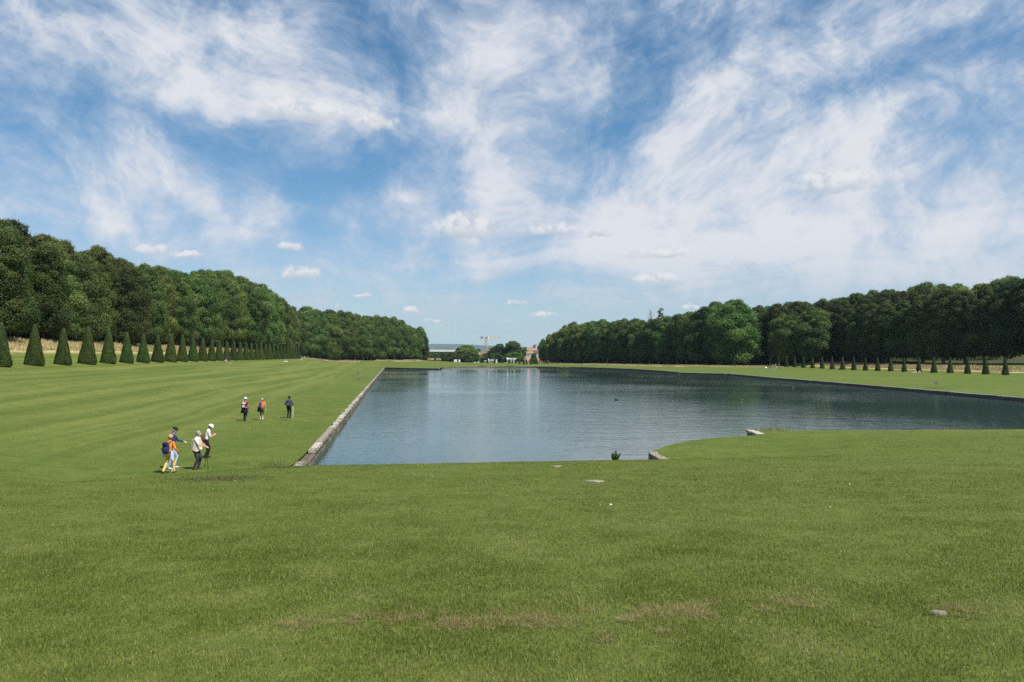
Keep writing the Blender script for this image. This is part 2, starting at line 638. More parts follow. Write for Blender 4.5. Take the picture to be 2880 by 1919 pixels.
M = {}
M['bark'] = plain('bark', (.085, .07, .05), .9, .35, 2.0, bump=.6)
M['bark_pale'] = plain('bark_pale', (.20, .18, .14), .9, .4, 1.2, bump=.4)
M['leaf_lime'] = leaf_mat('leaf_lime', (.040, .066, .014), (.112, .148, .036))
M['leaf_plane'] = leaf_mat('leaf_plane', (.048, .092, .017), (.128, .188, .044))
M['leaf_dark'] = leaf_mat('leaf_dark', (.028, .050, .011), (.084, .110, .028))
M['yew'] = leaf_mat('yew', (.024, .050, .006), (.074, .116, .015), .12, .25)
M['yew_body'] = plain('yew_body', (.030, .045, .012), .8, .3, 8)
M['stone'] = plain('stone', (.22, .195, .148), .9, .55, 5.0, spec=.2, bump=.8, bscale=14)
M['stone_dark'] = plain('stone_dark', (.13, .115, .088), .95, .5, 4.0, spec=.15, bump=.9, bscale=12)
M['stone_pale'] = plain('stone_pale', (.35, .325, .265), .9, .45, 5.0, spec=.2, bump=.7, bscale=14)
M['stone_core'] = plain('stone_core', (.10, .09, .065), .95, .4, 3.0, spec=.1, bump=.8)

# ------------------------------------------------------------------ basin outline (lawn edge), then the ground with that opening
def polyline(px, z=.5):
    return [pg(x, y, z)[:2] for x, y in px]


NEAR_L = np.array(xy(-4.6, 31.0))
FAR_L = pg(1080, 1033.8, .5)[:2]
EDGE_LEFT = [NEAR_L, FAR_L]
EDGE_STEP = [FAR_L, pg(1237, 1037.0, .5)[:2]]
EDGE_FAR = polyline([(1241, 1033.8), (1262, 1032.3), (1300, 1031.2), (1400, 1030.6), (1500, 1031), (1640, 1033), (1780, 1037.6), (1880, 1044), (1915, 1047.4)])
EDGE_RIGHT = polyline([(1917, 1047.6), (2050, 1050.6), (2160, 1060), (2400, 1079), (2640, 1098.5), (2855, 1116), (3050, 1133)])
EDGE_NEAR_R = polyline([(3050, 1206.5), (2855, 1208), (2500, 1209.5), (2121, 1211.5)])
EDGE_NOTCH = [EDGE_NEAR_R[-1], pg(2150, 1224, .5)[:2]]
ARC_PX = [(2150, 1224), (2118, 1225), (2060, 1228), (2000, 1232.5), (1950, 1238.5), (1900, 1247.5), (1868, 1256), (1852, 1263.5), (1847, 1271), (1853, 1280), (1875, 1291), (1905, 1303)]
EDGE_ARC = polyline(ARC_PX) + [np.array(xy(16.2, 30.9))]
EDGE_NEAR = [EDGE_ARC[-1], NEAR_L]
PARTS = [EDGE_LEFT, EDGE_STEP, EDGE_FAR, EDGE_RIGHT, EDGE_NEAR_R, EDGE_NOTCH, EDGE_ARC, EDGE_NEAR]
outline = []
for e in PARTS:
    for p in e:
        if not outline or np.hypot(*(outline[-1] - p)) > .05:
            outline.append(np.array(p))
if np.hypot(*(outline[-1] - outline[0])) < .05:
    outline.pop()


def densify(pts, step_near=1.2, closed=True):
    out = []
    n = len(pts)
    for i in range(n if closed else n - 1):
        a, b = np.array(pts[i]), np.array(pts[(i + 1) % n])
        d = np.hypot(*(b - a))
        st = max(step_near, .03 * np.hypot(*((a + b) / 2)))
        k = max(1, int(d / st))
        for j in range(k):
            out.append(a + (b - a) * j / k)
    if not closed:
        out.append(np.array(pts[-1]))
    return out


OUT = densify(outline)
OUTA = np.array(OUT)


def inside(P, poly):
    x, y = P[:, 0], P[:, 1]
    res = np.zeros(len(P), bool)
    x1, y1 = poly[:, 0], poly[:, 1]
    x2, y2 = np.roll(x1, -1), np.roll(y1, -1)
    for i in range(len(poly)):
        c = ((y1[i] > y) != (y2[i] > y))
        with np.errstate(divide='ignore', invalid='ignore'):
            res ^= c & (x < (x2[i] - x1[i]) * (y - y1[i]) / (y2[i] - y1[i]) + x1[i])
    return res


def seg_dist(P, line):
    best = np.full(len(P), 1e9)
    L = np.asarray(line, float)
    for a, b in zip(L[:-1], L[1:]):
        d = b - a
        t = np.clip(((P - a) @ d) / (d @ d + 1e-9), 0, 1)
        best = np.minimum(best, np.hypot(*(P - a - t[:, None] * d).T))
    return best


# strips of uncut dry meadow, in front of the woods
DRY_L = [np.array(xy(-54.3, s)) for s in (40, 120, 220, 300, 345)]
DRY_L += [pt(x, y)[:2] for x, y in ((880, 1010.5), (1000, 1012.5))]
DRY_M = [pt(x, y)[:2] for x, y in ((1000, 1012.5), (1150, 1015.5), (1300, 1019), (1450, 1021), (1600, 1024), (1750, 1027))]
DRY_R = [pt(x, y)[:2] for x, y in ((1750, 1027), (1900, 1029.5), (2050, 1031), (2180, 1032))]
DRY_R2 = [np.array(xy(172.0, s)) for s in (300, 250, 180, 90)]
DRY = [(DRY_L, 4.7), (DRY_M, 4.0), (DRY_R, 3.5), (DRY_R2, 5.0)]

pts = []
rad = np.geomspace(1.4, 14000, 215)
ang = np.concatenate([np.arange(-48, 48.01, .85), np.arange(52, 308, 6.0)])
for i, r in enumerate(rad):
    a = np.radians(ang + (i % 2) * .4)
    pts.append(np.stack([r * np.sin(a), r * np.cos(a)], 1))
pts = np.concatenate(pts)
extra = []
for line, hw in DRY:
    L = densify(line, 4.0, closed=False)
    L = np.array(L)
    tg = np.gradient(L, axis=0)
    tg /= np.linalg.norm(tg, axis=1)[:, None] + 1e-9
    nr = np.stack([tg[:, 1], -tg[:, 0]], 1)
    for k in (-1.5, -1.0, 0, 1.0, 1.5):
        extra.append(L + nr * hw * k)
pts = np.concatenate([pts] + extra)
dd = seg_dist(pts, OUTA[list(range(len(OUTA))) + [0]])
ins = inside(pts, OUTA)
keep = (~ins) & (dd > .25 + .004 * np.hypot(pts[:, 0], pts[:, 1]))
pts = pts[keep]
nO = len(OUT)
allp = [Vector((float(p[0]), float(p[1]))) for p in OUT] + [Vector((float(p[0]), float(p[1]))) for p in pts]
vs, es, fs, *_ = delaunay_2d_cdt(allp, [(i, (i + 1) % nO) for i in range(nO)], [], 0, 1e-4)
VV = np.array([(v.x, v.y) for v in vs])
FF = np.array([f for f in fs])
cen = VV[FF].mean(1)
FF = FF[~inside(cen, OUTA)]
ZZ = height(VV[:, 0], VV[:, 1])
dry = np.zeros(len(VV))
for line, hw in DRY:
    dry = np.maximum(dry, 1 - sstep(seg_dist(VV, line), hw * .95, hw * 1.35))
lv, sv = ls(VV[:, 0], VV[:, 1])

# tree lines of the woods (front rows), photo column and distance
RIGHT_ROW = [(1528, 486), (1620, 458), (1700, 432), (1850, 388), (2000, 350), (2200, 338), (2350, 320), (2500, 285), (2700, 257), (2855, 238), (2980, 224)]
RR = np.array([pd(x, 1000, D)[:2] for x, D in RIGHT_ROW])
FAR_ROW = [(862, 432), (960, 452), (1080, 478), (1196, 500)]
FR = np.array([pd(x, 1000, D)[:2] for x, D in FAR_ROW])
soil = sstep(-lv, 57, 60) * (1 - sstep(sv, 430, 470)) * (lv < 0)
# behind the right-hand row: side of the polyline away from the camera
dR = seg_dist(VV, RR)
behind = np.hypot(VV[:, 0], VV[:, 1]) > np.interp(np.arctan2(VV[:, 0], VV[:, 1]), np.arctan2(RR[:, 0], RR[:, 1]), np.hypot(RR[:, 0], RR[:, 1]), left=1e9, right=230)
soil = np.maximum(soil, np.where(behind & (lv > 30), sstep(dR, -1, 2) * (1 - sstep(dR, 30, 45) * (lv > 150)), 0))
behindF = np.hypot(VV[:, 0], VV[:, 1]) > np.interp(np.arctan2(VV[:, 0], VV[:, 1]), np.arctan2(FR[:, 0], FR[:, 1]), np.hypot(FR[:, 0], FR[:, 1]), left=430, right=1e9)
soil = np.maximum(soil, np.where(behindF & (lv < 30) & (sv > 380), 1.0, 0))
soil = soil * (1 - dry)
town = sstep(sv, 540, 640)

gm, t = new_mat('lawn_ground')
geo = t.n('ShaderNodeNewGeometry')
pos = geo.outputs['Position']
n1 = t.noise(pos, .045, 5, .55).outputs['Fac']
n2 = t.noise(pos, .55, 6, .6).outputs['Fac']
n3 = t.noise(pos, 9.0, 5, .7).outputs['Fac']
n4 = t.noise(pos, 2.2, 4, .6).outputs['Fac']
n5 = t.noise(pos, 1.1, 5, .7).outputs['Fac']
n6 = t.noise(pos, 4.5, 4, .7).outputs['Fac']
g1 = t.mix(t.smooth(n1, .35, .65), (.086, .118, .019), (.116, .140, .029))
g2 = t.mix(t.smooth(n2, .33, .7), g1, (.070, .106, .017))
g2 = t.mix(t.math('MULTIPLY', t.smooth(n4, .45, .75), .55), g2, (.150, .162, .042))
g2 = t.mix(t.math('MULTIPLY', t.smooth(n5, .46, .72), .65), g2, (.050, .082, .013))
g2 = t.mix(t.math('MULTIPLY', t.smooth(n6, .50, .72), .50), g2, (.042, .070, .011))
g3 = t.mix(t.math('MULTIPLY', t.smooth(n3, .45, .7), .45), g2, (.038, .064, .010))
dist_ = t.vmath('DOT_PRODUCT', pos, (AX[0], AX[1], 0))     # thatch shows on the near bank
thatch = t.mix(t.smooth(n6, .35, .7), (.074, .096, .018), (.124, .142, .034))
g3 = t.mix(t.smooth(dist_, 14, 34, .85, 0.0), g3, thatch)
# mowing lines along the basin
lsp = t.vmath('DOT_PRODUCT', pos, (LA[0], LA[1], 0))
ssp = t.vmath('DOT_PRODUCT', pos, (AX[0], AX[1], 0))
wob = t.math('MULTIPLY_ADD', t.noise(pos, .03, 2, .5).outputs['Fac'], 5.0, lsp)
cmb = t.n('ShaderNodeCombineXYZ')
t.l(t.math('MULTIPLY', wob, .55), cmb.inputs[0]); t.l(t.math('MULTIPLY', ssp, .012), cmb.inputs[1])
st1 = t.noise(cmb.outputs[0], 1.0, 5, .65).outputs['Fac']
stripe = t.smooth(st1, .40, .60)
leftm = t.math('MULTIPLY', t.smooth(lsp, -9, -16), t.smooth(ssp, 30, 45))
g4 = t.mix(t.math('MULTIPLY', leftm, .45), g3, t.mix(stripe, (.062, .086, .014), (.156, .166, .044)))
# thin buttercup specks
fl = t.noise(pos, 26.0, 2, .5).outputs['Fac']
flm = t.math('MULTIPLY', t.smooth(fl, .69, .72), t.smooth(t.noise(pos, .10, 3, .6).outputs['Fac'], .53, .66))
g5 = t.mix(t.math('MULTIPLY', flm, t.smooth(ssp, 24, 30)), g4, (.42, .33, .02))
adry = t.n('ShaderNodeAttribute', attribute_name='dry')
asoil = t.n('ShaderNodeAttribute', attribute_name='soil')
atown = t.n('ShaderNodeAttribute', attribute_name='town')
dcol = t.mix(t.smooth(n2, .3, .7), (.31, .26, .125), (.43, .36, .19))
g6 = t.mix(adry.outputs['Fac'], g5, dcol)
scol = t.mix(t.smooth(n2, .3, .7), (.050, .042, .024), (.040, .055, .016))
g7 = t.mix(asoil.outputs['Fac'], g6, scol)
g8 = t.mix(atown.outputs['Fac'], g7, t.mix(t.smooth(n1, .4, .6), (.07, .085, .035), (.12, .115, .06)))
bn = t.n('ShaderNodeBump')
bn.inputs['Strength'].default_value = .55
bn.inputs['Distance'].default_value = .09
t.l(t.math('ADD', n3, t.math('MULTIPLY', n4, 1.3)), bn.inputs['Height'])
finish(gm, t, g8, .85, .12, bn.outputs[0])
gme = mesh_np('ground', np.column_stack([VV, ZZ]), FF, np.full(len(FF), 3), gm, smooth=True,
              attrs={'dry': dry, 'soil': soil, 'town': town})
ground = link('ground', gme)
tag(ground, kind='structure', label='mown green lawn sloping down to the long basin and rising to the woods')

# ------------------------------------------------------------------ water
wm, t = new_mat('pond_water')
geo = t.n('ShaderNodeNewGeometry')
pos = geo.outputs['Position']
mp = t.n('ShaderNodeMapping')
mp.inputs['Rotation'].default_value = (0, 0, R(-12)); mp.inputs['Scale'].default_value = (.55, 1.0, 1)
t.l(pos, mp.inputs['Vector'])
r1 = t.noise(mp.outputs[0], 1.5, 4, .6, .3).outputs['Fac']
r2 = t.noise(mp.outputs[0], .42, 3, .5, .2).outputs['Fac']
r3 = t.noise(mp.outputs[0], 6.0, 2, .5).outputs['Fac']
wind = t.smooth(t.noise(pos, .022, 3, .5, .6).outputs['Fac'], .36, .62, .35, 1.0)
hgt = t.math('ADD', t.math('MULTIPLY', r1, .030), t.math('ADD', t.math('MULTIPLY', r2, .036), t.math('MULTIPLY', r3, .010)))
bn = t.n('ShaderNodeBump')
t.l(wind, bn.inputs['Strength'])
bn.inputs['Distance'].default_value = 1.0
t.l(hgt, bn.inputs['Height'])
b = finish(wm, t, (.032, .060, .053), .03, .5, bn.outputs[0])
b.inputs['IOR'].default_value = 1.33
wp = [Vector((float(p[0]), float(p[1]), 0)) for p in outline]
bm = bmesh.new()
f = bm.faces.new([bm.verts.new(v) for v in wp])
bmesh.ops.triangulate(bm, faces=[f])
wme = bpy.data.meshes.new('water')
bm.to_mesh(wme); bm.free()
wme.materials.append(wm)
if wme.polygons[0].normal.z < 0:
    wme.flip_normals()
water = link('water', wme)
tag(water, kind='structure', label='rippled blue green water of the long ornamental basin')

# ------------------------------------------------------------------ basin walls, stone by stone
def stone_mesh(name, m, seed):
    r = np.random.default_rng(seed)
    bm = bmesh.new()
    bmesh.ops.create_cube(bm, size=1.0)
    bmesh.ops.bevel(bm, geom=bm.edges[:], offset=.05, segments=1, affect='EDGES')
    for v in bm.verts:
        v.co += Vector(r.normal(0, .022, 3))
    me = bpy.data.meshes.new(name)
    bm.to_mesh(me); bm.free()
    me.materials.append(m)
    return me


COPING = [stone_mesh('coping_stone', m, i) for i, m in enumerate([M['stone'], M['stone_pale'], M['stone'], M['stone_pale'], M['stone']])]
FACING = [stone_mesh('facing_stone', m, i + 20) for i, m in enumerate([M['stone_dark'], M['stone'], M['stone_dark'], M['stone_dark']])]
stone_base = np.array([tuple(v.co) for v in COPING[0].vertices])
stone_poly = [tuple(p.vertices) for p in COPING[0].polygons]


def basin_wall(name, edge, label, inward, limit=95, width=.42, gaps=(), seed=0, ztop=.54, cop=None, prange=(.8, 1.7), rows=2, zlow=-.12, restm='stone'):
    """coping and facing stones along a stretch of the basin; each stone a child up to `limit` metres away"""
    cop = cop or COPING
    rnd = random.Random(seed)
    root = empty(name, (*edge[0], 0.0))
    tag(root, label, 'stone wall')
    L = [np.array(p, float) for p in edge]
    cum = [0.0]
    for a, b in zip(L[:-1], L[1:]):
        cum.append(cum[-1] + np.hypot(*(b - a)))
    tot = cum[-1]

    def at(sv_):
        i = min(max(0, int(np.searchsorted(cum, sv_)) - 1), len(L) - 2)
        k = (sv_ - cum[i]) / max(cum[i + 1] - cum[i], 1e-6)
        d = (L[i + 1] - L[i]) / max(cum[i + 1] - cum[i], 1e-6)
        return L[i] + (L[i + 1] - L[i]) * k, d
    rest = MB()
    # hidden core that closes the bank behind the stones
    core = MB()
    step = 1.0
    k = 0.0
    prof = []
    while k < tot + 1e-6:
        p, d = at(min(k, tot))
        nv = np.array([-d[1], d[0]]) * inward
        prof.append((p - nv * .7, p + nv * (width - .10)))
        k += max(step, .02 * np.hypot(*p))
    p, d = at(tot)
    nv = np.array([-d[1], d[0]]) * inward
    prof.append((p - nv * .7, p + nv * (width - .10)))
    ox, oy = edge[0]
    vsn, fsn = [], []
    for a, b_ in prof:
        for q, z in ((a, -.7), (b_, -.7), (b_, ztop - .17), (a, ztop - .17)):
            vsn.append((q[0] - ox, q[1] - oy, z))
    for i in range(len(prof) - 1):
        for j in range(4):
            A, B = i * 4 + j, i * 4 + (j + 1) % 4
            fsn.append((A, B, B + 4, A + 4))
    core.add(vsn, fsn)
    core.build('wall_core', M['stone_core'], root)
    for row in range(rows + 1):
        k = rnd.uniform(0, .3) if row else 0.0
        zc0 = ztop - .09 if row == 0 else None
        while k < tot - .2:
            dist = np.hypot(*at(k)[0])
            ln = rnd.uniform(*prange) if row == 0 else rnd.uniform(.45, .95)
            if dist > limit:
                ln *= 1.6
            ln = min(ln, tot - k)
            p, d = at(k + ln / 2)
            nv = np.array([-d[1], d[0]]) * inward
            rz = math.atan2(d[1], d[0])
            if row == 0:
                if any(a < k + ln / 2 < b for a, b in gaps):
                    k += ln
                    continue
                c = p + nv * (width / 2 + rnd.uniform(-.02, .02))
                z, sz = ztop - .08 + rnd.uniform(-.018, .018), .165
                wd = width * rnd.uniform(.92, 1.05)
            else:
                hrow = (ztop - .18 - zlow) / rows
                c = p + nv * (width - .16 + rnd.uniform(-.015, .03))
                z = ztop - .18 - hrow * (row - .5)
                sz, wd = hrow * .96, .26
            sc_ = (ln * .975, wd, sz)
            rot = (rnd.uniform(-.03, .03), rnd.uniform(-.012, .012), rz + rnd.uniform(-.01, .01))
            if dist < limit:
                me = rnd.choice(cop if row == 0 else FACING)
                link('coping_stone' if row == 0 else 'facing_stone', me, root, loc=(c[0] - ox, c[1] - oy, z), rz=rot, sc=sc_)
            else:
                Mx = np.array(Euler(rot).to_matrix())
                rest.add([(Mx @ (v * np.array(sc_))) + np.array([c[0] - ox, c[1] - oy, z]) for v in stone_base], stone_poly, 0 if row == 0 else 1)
            k += ln
    if rest.v:
        o = rest.build('stone_course', [M[restm], M['stone_dark']], root)
        o['kind'] = 'stuff'
    return root


basin_wall('stone_edging', EDGE_LEFT, 'long pale stone edging wall along the near left side of the basin', -1, limit=115, gaps=((3.2, 7.4), (20.5, 21.6), (33, 35)), seed=3, ztop=.525, width=.37, zlow=-.08)
basin_wall('stone_edging', EDGE_STEP, 'short dark stone wall across the far left corner of the basin', -1, limit=10, seed=4, prange=(1.2, 2.4))
basin_wall('stone_edging', EDGE_FAR, 'low curved stone edge along the far end of the basin', -1, limit=10, seed=5, prange=(1.2, 2.4))
basin_wall('stone_edging', EDGE_RIGHT, 'dark low stone wall along the right bank of the basin', -1, limit=10, seed=6, ztop=.46, cop=FACING, prange=(1.2, 2.4), restm='stone_dark')
basin_wall('stone_edging', EDGE_NEAR_R, 'stone edge below the near grass bank at the right of the basin', -1, limit=10, seed=7, ztop=.44, cop=FACING, restm='stone_dark')
basin_wall('stone_edging', EDGE_NOTCH, 'pale squared stone block wall jutting from the grass at the basin notch', -1, limit=115, seed=8, ztop=.57, width=.5, cop=[COPING[1], COPING[3]])
basin_wall('stone_edging', EDGE_ARC, 'curved dark stone wall round the grassy spur in the basin', -1, limit=115, seed=9, ztop=.53, gaps=((0, 11.5), ))

# ------------------------------------------------------------------ trees
def kites(C, N, size, rng, aspect=.7):
    """leaf clumps: one kite-shaped face per point, facing N"""
    n = len(C)
    N = N / (np.linalg.norm(N, axis=1)[:, None] + 1e-9)
    r = rng.normal(size=(n, 3))
    T = r - N * (r * N).sum(1)[:, None]
    T /= np.linalg.norm(T, axis=1)[:, None] + 1e-9
    B = np.cross(N, T)
    s = (size * rng.uniform(.65, 1.35, n))[:, None]
    bend = N * s * .18
    V = np.stack([C - T * s * .5 - bend, C + B * s * aspect * .5 - T * s * .05, C + T * s * .55 - bend, C - B * s * aspect * .5 - T * s * .05], 1)
    return V.reshape(-1, 3)


def crown_lobes(prof, H, z0, Rm, n, lr, rng, inner=.70):
    L = []
    for i in range(n):
        tt = (i + rng.uniform(.1, .9)) / n
        tt = tt ** .9
        rr = np.interp(tt, prof[0], prof[1]) * Rm
        a = i * 2.39996 + rng.uniform(-.35, .35)
        z = z0 + (H - z0) * tt * .95
        k = inner * rng.uniform(.74, 1.2) * max(rr - .3 * lr, .0)
        L.append((k * math.cos(a), k * math.sin(a), z, lr * rng.choice((.62, .8, 1.0, 1.2)) * rng.uniform(.88, 1.12) * (1.0 - .42 * tt ** 3)))
    return np.array(L)


def make_crown(name, lobes, per, size, mat, rng, core=None, flat=.82, core_mat=None):
    Cs, Ns, Rn = [], [], []
    for (x, y, z, r) in lobes:
        k = int(per * (r / lobes[:, 3].mean()) ** 2)
        d = rng.normal(size=(k, 3))
        d[:, 2] += .25
        d /= np.linalg.norm(d, axis=1)[:, None]
        rad_ = r * np.where(rng.random(k) < .62, rng.uniform(.82, 1.08, k), rng.uniform(.55, 1.42, k))
        p = np.array([x, y, z]) + d * rad_[:, None] * np.array([1, 1, flat])
        Cs.append(p)
        Ns.append(d * .75 + rng.normal(size=(k, 3)) * .30 + np.array([0, 0, .10]))
        Rn.append(np.clip(rng.normal(.5, .28) + rng.normal(0, .13, k), 0, 1))
    C, N, Rr = np.concatenate(Cs), np.concatenate(Ns), np.concatenate(Rn)
    ok = np.ones(len(C), bool)
    for (x, y, z, r) in lobes:                      # drop what is buried inside a neighbouring lobe
        q = (C - np.array([x, y, z])) / np.array([1, 1, flat])
        ok &= (q ** 2).sum(1) > (r * .68) ** 2
    C, N, Rr = C[ok], N[ok], Rr[ok]
    ok = C[:, 2] > .35
    C, N, Rr = C[ok], N[ok], Rr[ok]
    V = kites(C, N, size, rng)
    n = len(C)
    loops = np.arange(n * 4)
    counts = np.full(n, 4)
    rnd = np.repeat(Rr, 4)
    if core is not None:                            # added opaque core: blocks light, inner shade put into its dark tone
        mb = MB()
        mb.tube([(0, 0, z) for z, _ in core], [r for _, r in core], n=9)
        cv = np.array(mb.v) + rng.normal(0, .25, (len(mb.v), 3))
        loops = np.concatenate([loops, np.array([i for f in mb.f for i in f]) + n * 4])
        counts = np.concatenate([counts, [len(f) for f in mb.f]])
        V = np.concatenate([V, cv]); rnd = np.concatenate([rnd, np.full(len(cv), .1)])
    return mesh_np(name, V, loops, counts, mat, attrs={'rnd': rnd})


def make_trunk(name, H, r0, mat, rng, clear, nl=7, spread=3.0, lean=.4):
    mb = MB()
    hx, hy = rng.normal(0, lean, 2)
    P = [(0, 0, -.4), (0, 0, .25), (hx * .2, hy * .2, clear * .6), (hx * .5, hy * .5, clear + 2), (hx, hy, H * .55), (hx * 1.2, hy * 1.2, H * .8)]
    mb.tube(P, [r0 * 1.5, r0 * 1.12, r0 * .9, r0 * .75, r0 * .45, r0 * .12], n=9)
    for i in range(nl):
        a = i * 2.4 + rng.uniform(0, .8)
        z = clear + (H * .55 - clear) * i / nl
        ex = spread * rng.uniform(.7, 1.2)
        p0 = np.array([hx * .5, hy * .5, z])
        p1 = p0 + np.array([math.cos(a) * ex * .45, math.sin(a) * ex * .45, 1.4])
        p2 = p0 + np.array([math.cos(a) * ex, math.sin(a) * ex, 3.6 + rng.uniform(0, 1.5)])
        mb.tube([p0, p1, p2], [r0 * .42, r0 * .28, r0 * .07], n=6)
    return mb.mesh(name, mat, smooth=True)


LIME_P = ([0, .06, .25, .5, .72, .88, 1.0], [.62, .86, 1.0, 1.0, .88, .60, .22])
PLANE_P = ([0, .1, .35, .6, .8, .93, 1.0], [.55, .85, 1.0, 1.0, .85, .58, .25])
ROUND_P = ([0, .15, .45, .7, .88, 1.0], [.5, .9, 1.0, .85, .58, .22])
PROTO = {}


def core_of(prof, H, z0, Rm, k):
    return [(z0 + (H - z0) * t_ * .93, max(.15, float(np.interp(t_, prof[0], prof[1])) * Rm * k)) for t_ in (.03, .2, .4, .6, .8, .93)]


def proto(kind, i, prof, z0, Rm, n, lr, per, size, leaf, bark, clear, r0, corek=.52):
    rng = np.random.default_rng(100 + 17 * i + len(PROTO) * 5)
    H = 25.0
    lb = crown_lobes(prof, H, z0, Rm, n, lr, rng)
    cr = make_crown('crown', lb, per, size, leaf, rng, core_of(prof, H, z0, Rm, corek) if corek else None)
    tr = make_trunk('trunk', H, r0, bark, rng, clear, spread=Rm * .6)
    PROTO.setdefault(kind, []).append((tr, cr))


for i in range(4):
    proto('lime', i, LIME_P, 1.8, 5.7, 74, 2.05, 800, .36, M['leaf_lime'], M['bark'], 2.4, .42)
for i in range(4):
    proto('plane', i, PLANE_P, 2.8, 6.5, 74, 2.2, 800, .39, M['leaf_plane'], M['bark_pale'], 4.4, .48)
for i in range(3):
    proto('shade', i, PLANE_P, 3.4, 6.1, 72, 2.1, 780, .39, M['leaf_dark'], M['bark'], 4.8, .45)  # planes again; backlit shade of the right wood put into darker leaves
for i in range(3):
    proto('round', i, ROUND_P, 2.5, 8.8, 70, 2.5, 300, .75, M['leaf_plane'], M['bark'], 2.0, .5)

TREE_ROT = random.Random(77)


def tree(kind, x, y, top_z, label, group, sx=1.0, base=None, i=None, name='broadleaf_tree'):
    z = hz(x, y) - .05 if base is None else base
    tr, cr = PROTO[kind][TREE_ROT.randrange(len(PROTO[kind])) if i is None else i]
    k = max(.3, (top_z - z) / 25.4)
    wd = sx * k if k > .6 else sx * k
    q1 = TREE_ROT.uniform(.88, 1.14)
    o = empty(name, (x, y, z), TREE_ROT.uniform(0, 6.28), (wd * q1, wd / q1, k))
    o.rotation_euler.x, o.rotation_euler.y = TREE_ROT.uniform(-.05, .05), TREE_ROT.uniform(-.05, .05)
    tag(o, label, 'tree', group)
    link('trunk', tr, o)
    link('crown', cr, o)
    return o


SKY_L = np.array([(-400, 480), (0, 606), (30, 615), (60, 640), (100, 640), (140, 650), (200, 682), (290, 686), (320, 715), (420, 735), (445, 748), (540, 757), (580, 752), (640, 757),
                  (700, 772), (740, 792), (790, 825), (840, 850), (870, 862), (950, 866), (1000, 875), (1060, 880), (1110, 888), (1140, 902), (1180, 918), (1200, 932), (1218, 946)], float)
SKY_R = np.array([(1512, 950), (1530, 938), (1560, 925), (1600, 905), (1640, 895), (1750, 893), (1850, 882), (1900, 878), (1960, 862), (2000, 845), (2060, 838), (2100, 845), (2130, 855), (2200, 850),
                  (2270, 840), (2350, 832), (2440, 815), (2540, 806), (2600, 795), (2640, 790), (2720, 795), (2780, 788), (2830, 778), (2860, 775), (3200, 735)], float)


def top_for(x, y, sky, drop=0.0):
    """height that takes a crown at this place up to the wood's outline in the photo"""
    u, _ = to_px((x, y, CAMZ))
    v = np.interp(u, sky[:, 0], sky[:, 1]) + drop
    return pd(u, v, y)[2], u


rr = random.Random(9)
# left wood: front row, then the crowns behind it
k = 0
s = 92.0
while s < 424:
    l = -59.0 + rr.uniform(-2.0, 2.0)
    x, y = xy(l, s)
    tz, u = top_for(x, y, SKY_L, rr.uniform(14, 34) * (110 / max(y, 60)) ** .5 + 8)
    k += 1
    kind = 'lime' if s < 205 else ('plane' if rr.random() < .75 else 'lime')
    tz = min(tz, hz(x, y) + 29)
    tree(kind, x, y, tz, f'{nth(k)} broad-leaved tree from the left along the front of the left wood', 'front trees of the left wood', rr.uniform(.98, 1.15))
    s += rr.uniform(7.2, 9.0)
for row, (lo, cnt) in enumerate(((-67, 44), (-77, 30))):
    for j in range(cnt):
        s = 84 + (424 - 84) * j / cnt + rr.uniform(-2, 2)
        x, y = xy(lo + rr.uniform(-2, 2), s)
        tz, u = top_for(x, y, SKY_L, rr.uniform(-3, 16) if row == 0 else rr.uniform(0, 22))
        tz = min(tz, hz(x, y) + 31)
        kind = 'lime' if s < 215 else 'plane'
        tree(kind, x, y, tz, 'leafy crown showing above the front trees of the left wood', 'trees deeper in the left wood', rr.uniform(1.0, 1.2))
# far row closing the lawn on the left
n = 17
for j in range(n):
    q = j / (n - 1)
    x = np.interp(q, np.linspace(0, 1, len(FR)), FR[:, 0]); y = np.interp(q, np.linspace(0, 1, len(FR)), FR[:, 1])
    y += rr.uniform(-1, 1)
    tz, u = top_for(x, y, SKY_L, rr.uniform(4, 14) if j < n - 1 else 12)
    tree('plane', x, y, tz, f'{nth(j + 1)} plane tree from the left in the far row beyond the last left cone', 'far row of plane trees', .92 if j < n - 2 else .72)
for j in range(15):
    q = j / 14
    x = np.interp(q, np.linspace(0, 1, len(FR)), FR[:, 0]) - 6; y = np.interp(q, np.linspace(0, 1, len(FR)), FR[:, 1]) + 13 + rr.uniform(-2, 2)
    tz, u = top_for(x, y, SKY_L, rr.uniform(-2, 10))
    tree('plane', x, y, tz, 'plane tree crown behind the far row left of the crane', 'trees behind the far row', .95)

# right wood: front row
seg = np.r_[0, np.cumsum(np.hypot(*np.diff(RR, axis=0).T))]
d = 0.0
k = 0
while d < seg[-1]:
    x, y = np.interp(d, seg, RR[:, 0]), np.interp(d, seg, RR[:, 1])
    tz, u = top_for(x, y, SKY_R, rr.uniform(4, 16) if u < 2050 else 0)
    u, _ = to_px((x, y, 5))
    drop = rr.uniform(3, 14) if u < 2180 else (rr.uniform(26, 42) if u < 2640 else rr.uniform(6, 20))
    tz, u = top_for(x, y, SKY_R, drop)
    k += 1
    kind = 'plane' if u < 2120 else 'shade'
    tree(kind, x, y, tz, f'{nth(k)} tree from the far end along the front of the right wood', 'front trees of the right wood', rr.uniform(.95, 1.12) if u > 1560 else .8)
    d += rr.uniform(7.0, 8.6)
